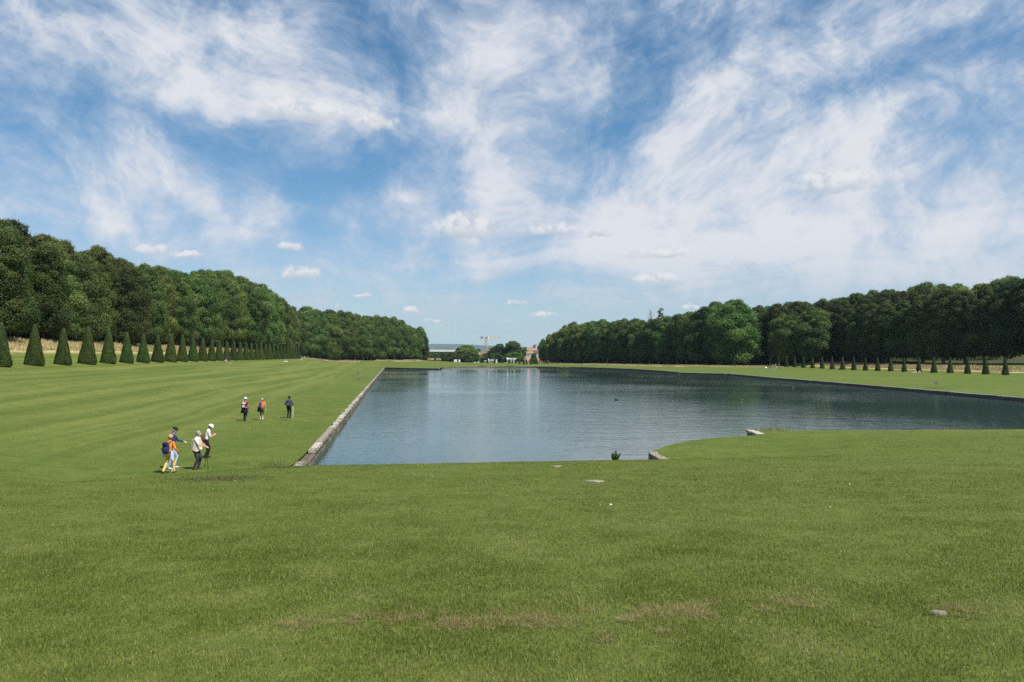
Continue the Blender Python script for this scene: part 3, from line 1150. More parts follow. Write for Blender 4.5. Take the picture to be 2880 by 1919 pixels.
# second row, and the crowns on the rising ground behind
d = 4.0
while d < seg[-1] - 40:
    x, y = np.interp(d, seg, RR[:, 0]), np.interp(d, seg, RR[:, 1])
    x += 6 + rr.uniform(-1, 1); y += 11 + rr.uniform(-2, 2)
    tz, u = top_for(x, y, SKY_R, rr.uniform(-1, 14))
    tree('plane' if u < 2000 else 'shade', x, y, tz, 'leafy crown just behind the front trees of the right wood', 'second row of the right wood', 1.05)
    d += rr.uniform(9, 11)
for j in range(34):
    u = 2130 + 27 * j + rr.uniform(-6, 6)
    D = np.interp(u, [2130, 2400, 2640, 3050], [385, 360, 335, 318]) + rr.uniform(-8, 8)
    p = pd(u, 1000, D)
    tz, _ = top_for(p[0], p[1], SKY_R, rr.uniform(-3, 12))
    tree('plane', p[0], p[1], tz, 'paler crown on the rise behind the dark right wood', 'trees on the rise behind the right wood', 1.15)
# two sunlit planes standing forward of the right wood
p = pd(2065, 1000, 333)
tree('plane', p[0], p[1], pd(2062, 836, 333)[2], 'big domed plane tree bulging forward from the right wood, left of the picnic', None, 1.45, i=1)
p = pd(2282, 1000, 318)
tree('plane', p[0], p[1], pd(2280, 862, 318)[2], 'sunlit pale plane tree with bare trunk behind the right cones', None, 1.4, i=2)
p = pd(2212, 1000, 324)
tree('plane', p[0], p[1], pd(2212, 880, 324)[2], 'smaller plane tree left of the sunlit one behind the right cones', None, 1.15, i=3)

# trees of the valley beyond the far lawn: (x, top y, width px, distance, kind, label)
VALLEY = [
    (1312, 970, 92, 590, 'round', 'rounded green tree standing just left of the tower crane'),
    (1276, 990, 60, 580, 'round', 'low pale green tree right of the viaduct end'),
    (1372, 992, 60, 640, 'round', 'dark low tree at the foot of the tower crane'),
    (1402, 966, 70, 600, 'round', 'dark tree directly right of the tower crane'),
    (1440, 958, 84, 598, 'round', 'tallest dark tree between the crane and the hip-roofed house'),
    (1385, 1001, 70, 560, 'round', 'dark bushy tree in front of the crane foot'),
    (1446, 990, 70, 575, 'round', 'lighter bushy tree left of the hip-roofed house'),
    (1475, 975, 30, 640, 'round', 'thin tree behind the left of the hip-roofed house'),
    (1505, 969, 38, 700, 'round', 'small tree behind the hip-roofed house roof'),
    (1502, 996, 52, 560, 'round', 'dark bush in front of the hip-roofed house'),
    (1530, 998, 40, 555, 'round', 'dark bush right of the hip-roofed house'),
    (1216, 992, 60, 600, 'round', 'dark bushes under the left end of the viaduct'),
    (1247, 1001, 50, 560, 'round', 'low dark bush in front of the viaduct pier'),
    (1340, 1004, 40, 550, 'round', 'grey green bush below the orange roofed cottage'),
    (1262, 981, 40, 900, 'round', 'dark tree behind the viaduct deck'),
    (1345, 980, 40, 900, 'round', 'distant dark tree left behind the crane mast'),
    (1390, 983, 34, 900, 'round', 'distant dark tree right behind the crane mast'),
    (1322, 983, 36, 950, 'round', 'distant dark tree behind the rounded green tree'),
    (1560, 1014, 60, 500, 'round', 'pale bush in front of the orange roofed sheds'),
]
for (u, v, wpx, D, kind, lab) in VALLEY:
    p = pd(u, 1010, D)
    top = pd(u, v, D)[2]
    zb = hz(p[0], D) - .1
    k = (top - zb) / 25.4
    want = wpx * D / F
    tree(kind, p[0], D, top, lab, None, (want / (2 * 9.6)) / max(k, .3) if k > .3 else 1.0)
# poplar and bare tree showing over the right wood
lbp = np.array([(rr.uniform(-.5, .5), rr.uniform(-.5, .5), 3 + i * 1.1, 1.5 if i < 17 else .9) for i in range(20)])
popc = make_crown('crown', lbp, 120, .6, M['leaf_dark'], np.random.default_rng(3), None)
popt = make_trunk('trunk', 25, .3, M['bark'], np.random.default_rng(4), 2.0, 5, .8, .1)
p = pd(1858, 1000, 470)
zt = pd(1858, 864, 470)[2]
o = empty('poplar_tree', (p[0], 470, hz(p[0], 470)), 0, (1.35, 1.35, (zt - hz(p[0], 470)) / 25))
tag(o, 'narrow dark poplar tip sticking up over the right wood', 'tree')
link('trunk', popt, o); link('crown', popc, o)
mb = MB()
mb.tube([(0, 0, 0), (.1, 0, 18), (0, .1, 27)], [.4, .22, .04], n=6)
for i in range(26):
    a = i * 2.4; z = 16 + i * .4
    ex = 2.6 * (1 - (i / 30)) + .5
    e = (math.cos(a) * ex, math.sin(a) * ex, z + ex * .7)
    mb.tube([(0.05, 0, z), e], [.10, .03], n=5)
    for q in (.5, .75):
        b0 = np.array([0.05, 0, z]) * (1 - q) + np.array(e) * q
        mb.tube([b0, b0 + np.array([math.cos(a + 1), math.sin(a + 1), .6]) * .8], [.05, .02], n=4)
p = pd(1830, 1000, 460)
zt = pd(1830, 872, 460)[2]
o = mb.build('bare_tree', M['bark'], loc=(p[0], 460, hz(p[0], 460)), sc=(1.3, 1.3, (zt - hz(p[0], 460)) / 27))
tag(o, 'leafless dead treetop showing over the right wood beside the poplar', 'tree')

# ------------------------------------------------------------------ clipped yew cones
def make_cone(seed, leaves=7000):
    rng = np.random.default_rng(seed)
    H, Rb = 4.7, .97
    zt = np.array([0, .03, .10, .30, .50, .70, .85, .94, .985, 1.0])
    rt = np.array([.90, .985, 1.0, .81, .63, .45, .31, .23, .16, .03])
    mb = MB()
    zz = np.r_[0, .02, .05, np.linspace(.1, 1.0, 22)]
    mb.tube([(0, 0, max(0.0, z_) * H) for z_ in zz], [float(np.interp(z_, zt, rt)) * Rb * .95 for z_ in zz], n=26)
    cv = np.array(mb.v)
    cv[:, :2] *= (1 + rng.normal(0, .018, len(cv)))[:, None]
    tt = 1 - np.sqrt(rng.random(leaves) * .999)
    tt = np.clip(tt + rng.uniform(-.01, .01, leaves), 0.004, 1)
    a = rng.uniform(0, 2 * np.pi, leaves)
    r_ = np.interp(tt, zt, rt) * Rb * (1 + .025 * np.sin(a * 5 + tt * 17 + seed) + rng.normal(0, .022, leaves))
    C = np.stack([r_ * np.cos(a), r_ * np.sin(a), tt * H], 1)
    N = np.stack([np.cos(a), np.sin(a), np.full(leaves, .24)], 1) + rng.normal(size=(leaves, 3)) * .5
    V = kites(C, N, .115, rng, .6)
    n = leaves
    pat = .5 + .5 * np.sin(a * 3 + seed) * np.sin(tt * 9 + seed * 2)
    rnd = np.repeat(np.clip(.25 + .4 * pat + rng.normal(0, .2, n), 0, 1), 4)
    loops = np.concatenate([np.arange(n * 4), np.array([i for f in mb.f for i in f]) + n * 4])
    counts = np.concatenate([np.full(n, 4), [len(f) for f in mb.f]])
    midx = np.concatenate([np.zeros(n), np.ones(len(mb.f))])
    return mesh_np('yew_cone', np.concatenate([V, cv]), loops, counts, [M['yew'], M['yew_body']], midx,
                   attrs={'rnd': np.concatenate([rnd, np.full(len(cv), .3)])})


CONES = [make_cone(i) for i in range(5)]


def cone(x, y, h, label, group, wide=1.0, rz=None, z=None):
    o = link('yew_cone', rr.choice(CONES), None, loc=(x, y, (hz(x, y) if z is None else z) - .03), rz=(rr.uniform(-.02, .02), rr.uniform(-.02, .02), rr.uniform(0, 6.28)),
             sc=(h / 4.7 * wide, h / 4.7 * wide, h / 4.7))
    tag(o, label, 'topiary', group)
    return o


for k in range(-1, 31):
    x, y = xy(-40.2, 88.7 + 6.91 * k)
    lab = 'clipped yew cone cut off by the left edge, start of the left row' if k < 0 else f'{nth(k + 1)} whole clipped yew cone from the left in the row below the left wood'
    cone(x, y, 4.75 * rr.uniform(.93, 1.05), lab, 'yew cones below the left wood', rr.uniform(.95, 1.06))
for k in range(0, 20):
    x, y = xy(157.0, 176.5 + 6.71 * k)
    cone(x, y, 4.7 * rr.uniform(.95, 1.04), f'{nth(k + 1)} clipped yew cone from the right end of the row across the basin', 'yew cones across the basin', rr.uniform(.86, .95))
FARC = [(1199, 1013.5, 10), (1220, 1014.5, 10), (1224, 1015.5, 13), (1241, 1016, 12), (1247, 1016.5, 13), (1267, 1017.5, 14), (1287, 1018.5, 17), (1310, 1020, 15), (1329, 1020.5, 16),
        (1352, 1021, 17), (1371, 1021.5, 17), (1391, 1021.5, 15), (1412, 1022, 16), (1432, 1022.5, 15), (1441, 1021.5, 13), (1451, 1022.5, 14), (1461, 1024.5, 17), (1473, 1025.5, 17),
        (1481, 1024.5, 14), (1493, 1025, 19), (1501, 1024, 15), (1506, 1024, 14), (1511, 1024.5, 16)]
for i, (u, v, hp) in enumerate(FARC):
    p = pt(u, v)
    if p[1] > 520:
        p = pd(u, v, 505); p[2] = hz(p[0], 505)
    cone(p[0], p[1], hp * p[1] / F, f'{nth(i + 1)} tiny clipped cone from the left at the far end of the basin', 'yew cones at the far end', 1.0)

# ------------------------------------------------------------------ grass blades
def blade_mesh(name, P, hgt, wid, mat, rng, lean=.45, rnd=None, seg=1):
    n = len(P)
    a = rng.uniform(0, 2 * np.pi, n)
    S = np.stack([np.cos(a), np.sin(a), np.zeros(n)], 1)
    b = rng.uniform(0, 2 * np.pi, n)
    ln = np.abs(rng.normal(0, lean, n))
    Ld = np.stack([np.cos(b) * ln, np.sin(b) * ln, np.ones(n)], 1)
    Ld /= np.linalg.norm(Ld, axis=1)[:, None]
    h, wd = hgt[:, None], wid[:, None]
    base0, base1 = P - S * wd * .5, P + S * wd * .5
    if seg == 1:
        tip = P + Ld * h
        V = np.stack([base0, base1, tip], 1).reshape(-1, 3)
        loops, counts = np.arange(3 * n), np.full(n, 3)
        per = 3
    else:
        up = np.stack([Ld[:, 0] * .35, Ld[:, 1] * .35, np.ones(n)], 1)
        mid = P + up * h * .55
        tip = P + up * h * .55 + Ld * h * .5
        V = np.stack([base0, base1, mid + S * wd * .42, mid - S * wd * .42, tip], 1).reshape(-1, 3)
        i5 = np.arange(n)[:, None] * 5
        L4 = i5 + np.array([0, 1, 2, 3]); L3 = i5 + np.array([3, 2, 4])
        loops = np.concatenate([L4.ravel(), L3.ravel()])
        counts = np.concatenate([np.full(n, 4), np.full(n, 3)])
        per = 5
    r_ = rng.random(n) if rnd is None else rnd
    return mesh_np(name, V, loops, counts, mat, attrs={'rnd': np.repeat(r_, per)})


def vnoise(X, Y, sc, seed):
    """smooth value noise"""
    r = np.random.default_rng(seed)
    T = r.random((64, 64))
    x, y = X / sc, Y / sc
    i, j = np.floor(x).astype(int), np.floor(y).astype(int)
    fx, fy = x - i, y - j
    fx, fy = fx * fx * (3 - 2 * fx), fy * fy * (3 - 2 * fy)
    g = lambda a, b: T[a % 64, b % 64]
    return (g(i, j) * (1 - fx) + g(i + 1, j) * fx) * (1 - fy) + (g(i, j + 1) * (1 - fx) + g(i + 1, j + 1) * fx) * fy


def grass_mat(name, dark, light, dryc, trans=.3):
    m, t = new_mat(name)
    at = t.n('ShaderNodeAttribute', attribute_name='rnd')
    rp = t.n('ShaderNodeValToRGB')
    e = rp.color_ramp.elements
    e[0].position, e[0].color = 0.0, (*dark, 1)
    e[1].position, e[1].color = .72, (*light, 1)
    x = rp.color_ramp.elements.new(.93); x.color = (*dryc, 1)
    t.l(at.outputs['Fac'], rp.inputs[0])
    df = t.n('ShaderNodeBsdfPrincipled')
    df.inputs['Roughness'].default_value = .5
    df.inputs['Specular IOR Level'].default_value = .25
    t.l(rp.outputs[0], df.inputs['Base Color'])
    tr = t.n('ShaderNodeBsdfTranslucent')
    t.l(rp.outputs[0], tr.inputs['Color'])
    mx = t.n('ShaderNodeMixShader'); mx.inputs[0].default_value = trans
    t.l(df.outputs[0], mx.inputs[1]); t.l(tr.outputs[0], mx.inputs[2])
    o = t.n('ShaderNodeOutputMaterial'); t.l(mx.outputs[0], o.inputs['Surface'])
    return m


M['grass'] = grass_mat('grass', (.130, .170, .026), (.262, .305, .072), (.42, .40, .20), .5)
M['straw'] = grass_mat('straw', (.15, .105, .045), (.26, .19, .09), (.34, .26, .14), .2)
M['meadow'] = grass_mat('meadow', (.20, .17, .07), (.46, .38, .20), (.55, .47, .28), .3)


def scatter_view(D0, D1, dens_fn, rng, half=.74):
    """points on the ground in the field of view between two distances"""
    n = int(dens_fn * half * (D1 * D1 - D0 * D0))
    D = np.sqrt(rng.uniform(D0 * D0, D1 * D1, n))
    X = D * rng.uniform(-half, half, n)
    return X, D


gx, gy, gh, gw = [], [], [], []
rg = np.random.default_rng(21)
DE = np.geomspace(2.6, 84, 22)
for D0, D1 in zip(DE[:-1], DE[1:]):
    Dm = (D0 * D1) ** .5
    hh = float(np.interp(Dm, [3, 10, 20], [.036, .034, .032]))
    ww = .0013 + .00066 * Dm
    dens_ = float(np.interp(math.log(Dm), np.log([3, 6, 12, 24, 48, 84]), [1.40, 1.15, .70, .26, .085, .05])) / (hh * ww)
    X, Y = scatter_view(D0, D1, dens_, rg)
    pn = vnoise(X, Y, .35, 3) * .45 + vnoise(X, Y, .8, 4) * .35 + vnoise(X, Y, 2.2, 5) * .2
    ok = rg.random(len(X)) < .45 + pn * .8
    X, Y, pn = X[ok], Y[ok], pn[ok]
    gx.append(X); gy.append(Y)
    gh.append(hh * rg.uniform(.5, 1.3, len(X)) * (.45 + 1.0 * pn)); gw.append(np.full(len(X), ww))
GX, GY, GH, GW = map(np.concatenate, (gx, gy, gh, gw))
ok = ~inside(np.stack([GX, GY], 1), OUTA)
GX, GY, GH, GW = GX[ok], GY[ok], GH[ok], GW[ok]
patch = vnoise(GX, GY, 2.5, 8) * .28 + vnoise(GX, GY, .7, 9) * .45 + vnoise(GX, GY, .28, 12) * .22 + vnoise(GX + 40, GY, 9, 10) * .20
rnd = np.clip((patch - .30) * 1.15 + rg.normal(0, .22, len(GX)), 0, .9)
rnd = np.where(rg.random(len(GX)) < .035, 1.0, rnd)
P = np.stack([GX, GY, height(GX, GY) - .004], 1)
near = GY + rg.uniform(-2.5, 2.5, len(GY)) < 9.0
g = link('grass', blade_mesh('grass', P[near], GH[near], GW[near], M['grass'], rg, .95, rnd[near], seg=2))
tag(g, 'short mown grass blades in the foreground', 'grass', kind='stuff')
g = link('grass', blade_mesh('grass', P[~near], GH[~near], GW[~near], M['grass'], rg, .65, rnd[~near], seg=1))
tag(g, 'mown grass blades further off on the lawns', 'grass', kind='stuff')

# buttercups
bx_, by_ = [], []
for (u, v, wpx, n_) in ((745, 1195, 80, 90), (690, 1205, 70, 50), (830, 1150, 60, 50), (790, 1180, 70, 70), (600, 1095, 50, 50), (1700, 1325, 120, 120), (2230, 1300, 80, 60), (700, 1860, 260, 12), (1200, 1830, 260, 14), (1700, 1850, 260, 8), (300, 1880, 220, 10)):
    c = pt(u, v)
    rw = wpx * c[1] / F
    bx_.append(c[0] + rg.normal(0, rw * .6, n_)); by_.append(c[1] + rg.normal(0, max(rw * .6, .3), n_))
X, Y = np.concatenate(bx_), np.concatenate(by_)
ok = ~inside(np.stack([X, Y], 1), OUTA)
X, Y = X[ok], Y[ok]
C = np.stack([X, Y, height(X, Y) + .045], 1)
V = kites(C, rg.normal(size=C.shape) * .4 + np.array([0, -.3, 1]), 1.0, rg, 1.0)
V = (V.reshape(-1, 4, 3) - C[:, None]) * np.maximum(.006, .0006 * Y)[:, None, None] + C[:, None]
fl_me = mesh_np('buttercups', V.reshape(-1, 3), np.arange(len(X) * 4), np.full(len(X), 4), plain('buttercup', (.50, .40, .05), .6, .2, 30))
tag(link('buttercups', fl_me), 'scattered tiny yellow flowers in the lawn', 'flowers', kind='stuff')

# mats of dry clippings left by the mower
CLIP = [(840, 1760, 60), (1000, 1748, 70), (1110, 1748, 70), (1240, 1745, 60), (1330, 1742, 70), (1280, 1765, 50), (1430, 1760, 60), (1480, 1742, 50), (1540, 1758, 40), (1600, 1735, 60), (1680, 1735, 50),
        (1730, 1733, 50), (1800, 1730, 40), (1890, 1724, 60), (1960, 1718, 60), (2050, 1714, 60), (2120, 1710, 40), (2200, 1704, 60), (2260, 1702, 40), (1700, 1802, 26), (1870, 1790, 26), (2100, 1734, 50),
        (2465, 1752, 24), (2690, 1724, 50), (1780, 1755, 40), (600, 1350, 26), (660, 1346, 20), (640, 1356, 30), (1980, 1735, 30)]
cx_, cy_, ch = [], [], []
for (u, v, wpx) in CLIP:
    c = pt(u, v)
    n_ = int(7 * wpx)
    rw = wpx * c[1] / F
    X = c[0] + rg.normal(0, rw * .8, n_); Y = c[1] + rg.normal(0, max(.14, rw * .24), n_)
    cx_.append(X); cy_.append(Y)
    ch.append(np.exp(-((X - c[0]) / (rw * .6)) ** 2) * .010)
X, Y, Hc = map(np.concatenate, (cx_, cy_, ch))
ok = vnoise(X, Y, .16, 55) * .6 + vnoise(X, Y, .45, 56) * .4 > .46
X, Y, Hc = X[ok], Y[ok], Hc[ok]
P = np.stack([X, Y, height(X, Y) + .020 + Hc * rg.random(len(X))], 1)
g = link('dry_clippings', blade_mesh('dry_clippings', P, rg.uniform(.03, .09, len(X)), np.maximum(.0035, .0006 * Y), M['straw'], rg, 9.0, None, seg=1))
tag(g, 'brown mats of dried mown grass lying across the near lawn', 'clippings', kind='stuff')

# uncut dry meadow strips
for (line, hw), lab in zip(DRY, ('tall straw-coloured meadow grass between the left cones and the left wood', 'pale dry grass line at the far end of the lawn', 'pale dry grass line below the far right trees', 'tall straw-coloured meadow grass behind the cones across the basin')):
    L = np.array(line)
    seg_ = np.r_[0, np.cumsum(np.hypot(*np.diff(L, axis=0).T))]
    n_ = int(seg_[-1] * hw * 2 * 16)
    q = rg.uniform(0, seg_[-1], n_)
    X = np.interp(q, seg_, L[:, 0]); Y = np.interp(q, seg_, L[:, 1])
    tg = np.gradient(L, axis=0); tg /= np.linalg.norm(tg, axis=1)[:, None]
    nx, ny = np.interp(q, seg_, tg[:, 1]), np.interp(q, seg_, -tg[:, 0])
    off = rg.uniform(-1, 1, n_) * hw * (1 + .15 * np.sin(q * .3))
    X, Y = X + nx * off, Y + ny * off
    P = np.stack([X, Y, height(X, Y) - .02], 1)
    pn = vnoise(X, Y, 3.0, 31)
    hh = rg.uniform(.25, .62, n_) * (.6 + .6 * pn)
    rnd = np.clip(.15 + .7 * pn + rg.normal(0, .2, n_), 0, 1)
    g = link('meadow_grass', blade_mesh('meadow_grass', P, hh, np.maximum(.05, .0011 * Y), M['meadow'], rg, .35, rnd))
    tag(g, lab, 'meadow grass', kind='stuff')

# ------------------------------------------------------------------ dark undergrowth inside the woods
def undergrowth(line, hw, hmax, label, seed, dens_=5.0):
    rng = np.random.default_rng(seed)
    L = np.array(line)
    seg_ = np.r_[0, np.cumsum(np.hypot(*np.diff(L, axis=0).T))]
    n_ = int(seg_[-1] * hw * dens_ * hmax * .5)
    q = rng.uniform(0, seg_[-1], n_)
    X = np.interp(q, seg_, L[:, 0]) + rng.uniform(-hw, hw, n_); Y = np.interp(q, seg_, L[:, 1]) + rng.uniform(-hw, hw, n_)
    top_ = hmax * (.45 + .75 * vnoise(q, q * 0, 5.0, seed))
    Z = height(X, Y) + top_ * rng.random(n_)
    C = np.stack([X, Y, Z], 1)
    V = kites(C, rng.normal(size=(n_, 3)) + np.array([0, -.3, .5]), 1.0, rng)
    me = mesh_np('undergrowth', V, np.arange(4 * n_), np.full(n_, 4), M['leaf_dark'], attrs={'rnd': np.repeat(rng.random(n_) * .5, 4)})
    tag(link('undergrowth', me), label, 'undergrowth', kind='stuff')


undergrowth([xy(-66, s_) for s_ in range(80, 440, 20)], 4.5, 6.5, 'dark undergrowth among the trunks of the left wood', 1)
undergrowth([(p_[0] - 3, p_[1] + 22) for p_ in FR], 5, 5.0, 'dark scrub behind the trunks of the far row', 2)
undergrowth([(p_[0] + 7, p_[1] + 17) for p_ in RR[:8]], 5, 7.0, 'dark undergrowth among the trunks of the right wood', 3)
undergrowth([(p_[0] + 14, p_[1] + 30) for p_ in RR[5:10]], 4, 4.0, 'low scrub deep behind the right wood trunks', 4, 3)

# ------------------------------------------------------------------ beyond the far lawn
M['render_white'] = plain('white_paint', (.74, .73, .70), .6, .08, 1.5)
M['render_cream'] = plain('cream_render', (.50, .45, .36), .8, .15, 1.2)
M['render_grey'] = plain('grey_render', (.33, .32, .30), .8, .2, 1.0)
M['tile_brown'] = plain('brown_tiles', (.24, .155, .105), .85, .25, 2.0, bump=.5)
M['tile_orange'] = plain('orange_tiles', (.36, .165, .095), .8, .25, 2.0, bump=.5)
M['tile_dark'] = plain('dark_tiles', (.15, .095, .075), .85, .25, 2.0, bump=.5)
M['slate'] = plain('grey_slate', (.16, .175, .20), .6, .2, 2.0)
M['zinc'] = plain('zinc_roof', (.46, .49, .51), .45, .1, 2.0)
M['brick'] = plain('brick_wall', (.23, .12, .085), .9, .3, 1.2, bump=.5)
M['concrete'] = plain('concrete', (.66, .65, .61), .8, .1, .6)
M['concrete_dark'] = plain('shaded_concrete', (.20, .21, .22), .85, .15, .6)  # darker copy of the concrete: shade under the viaduct put into the colour
M['glass_dark'] = plain('window_glass', (.03, .035, .04), .15, .1, 3, spec=.6)
M['crane_yellow'] = plain('crane_yellow', (.62, .36, .07), .5, .12, 2.0)
M['metal_grey'] = plain('grey_metal', (.20, .21, .22), .5, .15, 3, metal=.3)
M['wood_brown'] = plain('old_boards', (.095, .062, .045), .9, .3, 1.5, bump=.5)


def house(name, u0, u1, vt, ve, D, depth, roof, wall, label, cat='house', hip=.28, gable_x=True, windows=0, chimneys=(), over=.35, base_v=None, floors=1):
    """walls up to the eaves row ve, roof up to the ridge row vt; columns u0..u1 at distance D"""
    a, b_ = pd(u0, ve, D), pd(u1, ve, D)
    wd = b_[0] - a[0]
    cx = (a[0] + b_[0]) / 2
    cy = D + depth / 2
    eave = a[2]
    ridge = pd((u0 + u1) / 2, vt, D + depth / 2)[2]
    zb = min(hz(cx, D), hz(cx, D + depth)) - .3
    root = empty(name, (cx, cy, zb))
    tag(root, label, cat)
    h = eave - zb
    wm_ = MB(); wm_.box((0, 0, h / 2), (wd, depth, h)); 
    x0, y0 = wd / 2, depth / 2
    rz_ = ridge - zb
    if gable_x and hip == 0:
        wm_.add([(-x0, -y0, h), (-x0, y0, h), (-x0, 0, rz_ - .1)], [(0, 1, 2)]); wm_.add([(x0, -y0, h), (x0, y0, h), (x0, 0, rz_ - .1)], [(0, 2, 1)])
    if not gable_x:
        wm_.add([(-x0, -y0, h), (x0, -y0, h), (0, -y0, rz_ - .1)], [(0, 1, 2)])
    wall_o = wm_.build('wall', wall, root)
    rf = MB()
    X, Y = x0 + over, y0 + over
    zl = h - over * .35
    if gable_x:
        k = wd * hip
        A = [(-X, -Y, zl), (X, -Y, zl), (X, Y, zl), (-X, Y, zl), (-X + k + (over if hip == 0 else 0) * 0, 0, rz_), (X - k, 0, rz_)]
        rf.add(A, [(0, 1, 5, 4), (2, 3, 4, 5), (1, 2, 5), (3, 0, 4), (3, 2, 1, 0)])
    else:
        A = [(-X, -Y, zl), (X, -Y, zl), (X, Y, zl), (-X, Y, zl), (0, -Y, rz_), (0, Y, rz_)]
        rf.add(A, [(0, 4, 5, 3), (1, 2, 5, 4), (0, 1, 4), (2, 3, 5), (3, 2, 1, 0)])
    ro = rf.build('roof', roof, root)
    for (fx, hh) in chimneys:
        ch_ = MB(); ch_.box((fx * wd, 0, rz_ + hh / 2 - .5), (.9, .7, hh + 1)); ch_.box((fx * wd, 0, rz_ + hh + .08), (1.1, .9, .18)); ch_.tube([(fx * wd, 0, rz_ + hh + .15), (fx * wd, 0, rz_ + hh + .7)], .2, n=8)
        ch_.build('chimney', M['render_white'], ro)
    for fl in range(floors):
        for i in range(windows):
            x = wd * ((i + .5) / windows - .5)
            z = h - 1.5 - fl * 2.9
            fr = MB(); fr.box((x, -y0 - .03, z), (1.25, .12, 1.55))
            f_ = fr.build('window', M['render_white'], root)
            pn = MB(); pn.box((x, -y0 - .08, z), (.95, .08, 1.25))
            pn.build('pane', M['glass_dark'], f_)
    return root


house('hip_roofed_house', 1471, 1516, 978, 986, 640, 11, M['tile_brown'], M['render_grey'], 'tall house with brown hipped roof and white chimney above the trees', hip=.30, windows=4, chimneys=((.34, 1.6),), floors=2)
house('house_wing', 1480, 1502, 987.5, 994.5, 630, 7, M['tile_brown'], M['render_cream'], 'lower brown hipped wing in front of the tall hip-roofed house', hip=.25, windows=2)
house('house_annex', 1502, 1513, 986, 993, 628, 6, M['tile_brown'], M['render_cream'], 'small brown-roofed annex at the right of the hip-roofed house', hip=.1, windows=1, gable_x=False)
house('cottage', 1331, 1349, 991.5, 998, 680, 8, M['tile_orange'], M['render_white'], 'cottage with bright orange roof and white gable below the crane', hip=0, windows=2)
house('brown_barn', 1346, 1372, 989, 1001, 700, 10, M['tile_dark'], M['render_grey'], 'brown roofed barn just left of the crane foot', hip=.1, windows=2)
house('gabled_barn', 1460, 1482, 1002, 1013, 575, 9, M['tile_dark'], M['render_grey'], 'dark brown roofed barn among the far cones', hip=.2, windows=2)
house('white_shed', 1426, 1451, 1006.5, 1010.5, 565, 8, M['zinc'], M['render_white'], 'long shed with pale zinc roof behind the far cones', hip=.02, windows=4)
house('orange_shed', 1484, 1512, 1007.5, 1015, 560, 7, M['tile_orange'], M['render_cream'], 'shed with long orange tiled roof behind the last far cones', hip=.0, windows=2)
house('orange_barn', 1523, 1541, 1008, 1016, 545, 7, M['tile_orange'], M['render_cream'], 'bright orange roofed building against the right wood end', hip=.05, windows=2)
house('orange_outbuilding', 1511, 1524, 1008, 1014, 566, 6, M['tile_orange'], M['render_cream'], 'small orange roofed outbuilding between the two larger orange roofs', hip=.0, windows=1)
house('grey_hut', 1362, 1373, 1013.5, 1016, 530, 4, M['slate'], M['render_grey'], 'small grey roofed hut left of the bigger grey hut at the far lawn', 'hut', hip=.05, windows=1)
house('grey_pavilion', 1376, 1389, 1011, 1015.5, 528, 5, M['slate'], M['render_grey'], 'grey slate roofed hut with white doorway behind the far lawn', 'hut', hip=.12, windows=2)
house('brick_house', 1203, 1218, 1007.5, 1012, 545, 5, M['tile_brown'], M['brick'], 'low reddish brick house right of the far plane trees', hip=.03, windows=2)
house('brick_outhouse', 1226, 1239, 1008.5, 1012.5, 552, 5, M['tile_dark'], M['brick'], 'low brown house below the viaduct', hip=.03, windows=1)
house('white_house', 1156, 1173, 1005, 1011, 560, 6, M['tile_brown'], M['render_white'], 'white walled house seen under the far plane trees', hip=.05, windows=2)


def slab(name, u0, u1, vt, vb, D, th, mat, label, cat, frame=True):
    a, b_ = pd(u0, vt, D), pd(u1, vb, D)
    wd, h = b_[0] - a[0], a[2] - b_[2]
    zb = min(b_[2], hz((a[0] + b_[0]) / 2, D))
    root = empty(name, ((a[0] + b_[0]) / 2, D, zb))
    tag(root, label, cat)
    hh = a[2] - zb
    mb = MB(); mb.box((0, 0, hh - h / 2), (wd, th, h)); mb.build('panel', mat, root)
    for sx in (-1, 1):
        mb = MB(); mb.box((sx * wd * .35, th * .5 + .06, hh * .48), (.12, .12, hh * .96)); mb.build('post', M['metal_grey'], root)
    return root


slab('white_board', 1277, 1285.5, 1011.5, 1020.5, 528, .25, M['render_white'], 'larger white board left of the cone near the far shore', 'board')
slab('white_board', 1289.5, 1294.5, 1011.8, 1021, 528, .25, M['render_white'], 'narrow white board right of the cone near the far shore', 'board')
mb = MB()
a = pd(1396.5, 1011, 515); zb = hz(a[0], 515)
hh = a[2] - zb
mb.box((0, 0, hh * .46), (1.0, 1.0, hh * .92)); mb.box((0, 0, hh * .94), (1.2, 1.2, hh * .06)); mb.box((0, 0, hh * .98), (.8, .8, hh * .05))
o = mb.build('white_pillar', M['render_white'], loc=(a[0], 515, zb))
tag(o, 'white painted gate pillar right of the grey hut', 'pillar')
mb = MB()
a = pd(1374, 1010.5, 520); zb = hz(a[0], 520); hh = a[2] - zb
mb.box((0, 0, hh * .46), (.7, .7, hh * .92)); mb.ball((0, 0, hh * .95), .42)
tag(mb.build('ball_pillar', M['render_white'], loc=(a[0], 520, zb)), 'slim white pillar with a ball top between the grey huts', 'pillar')

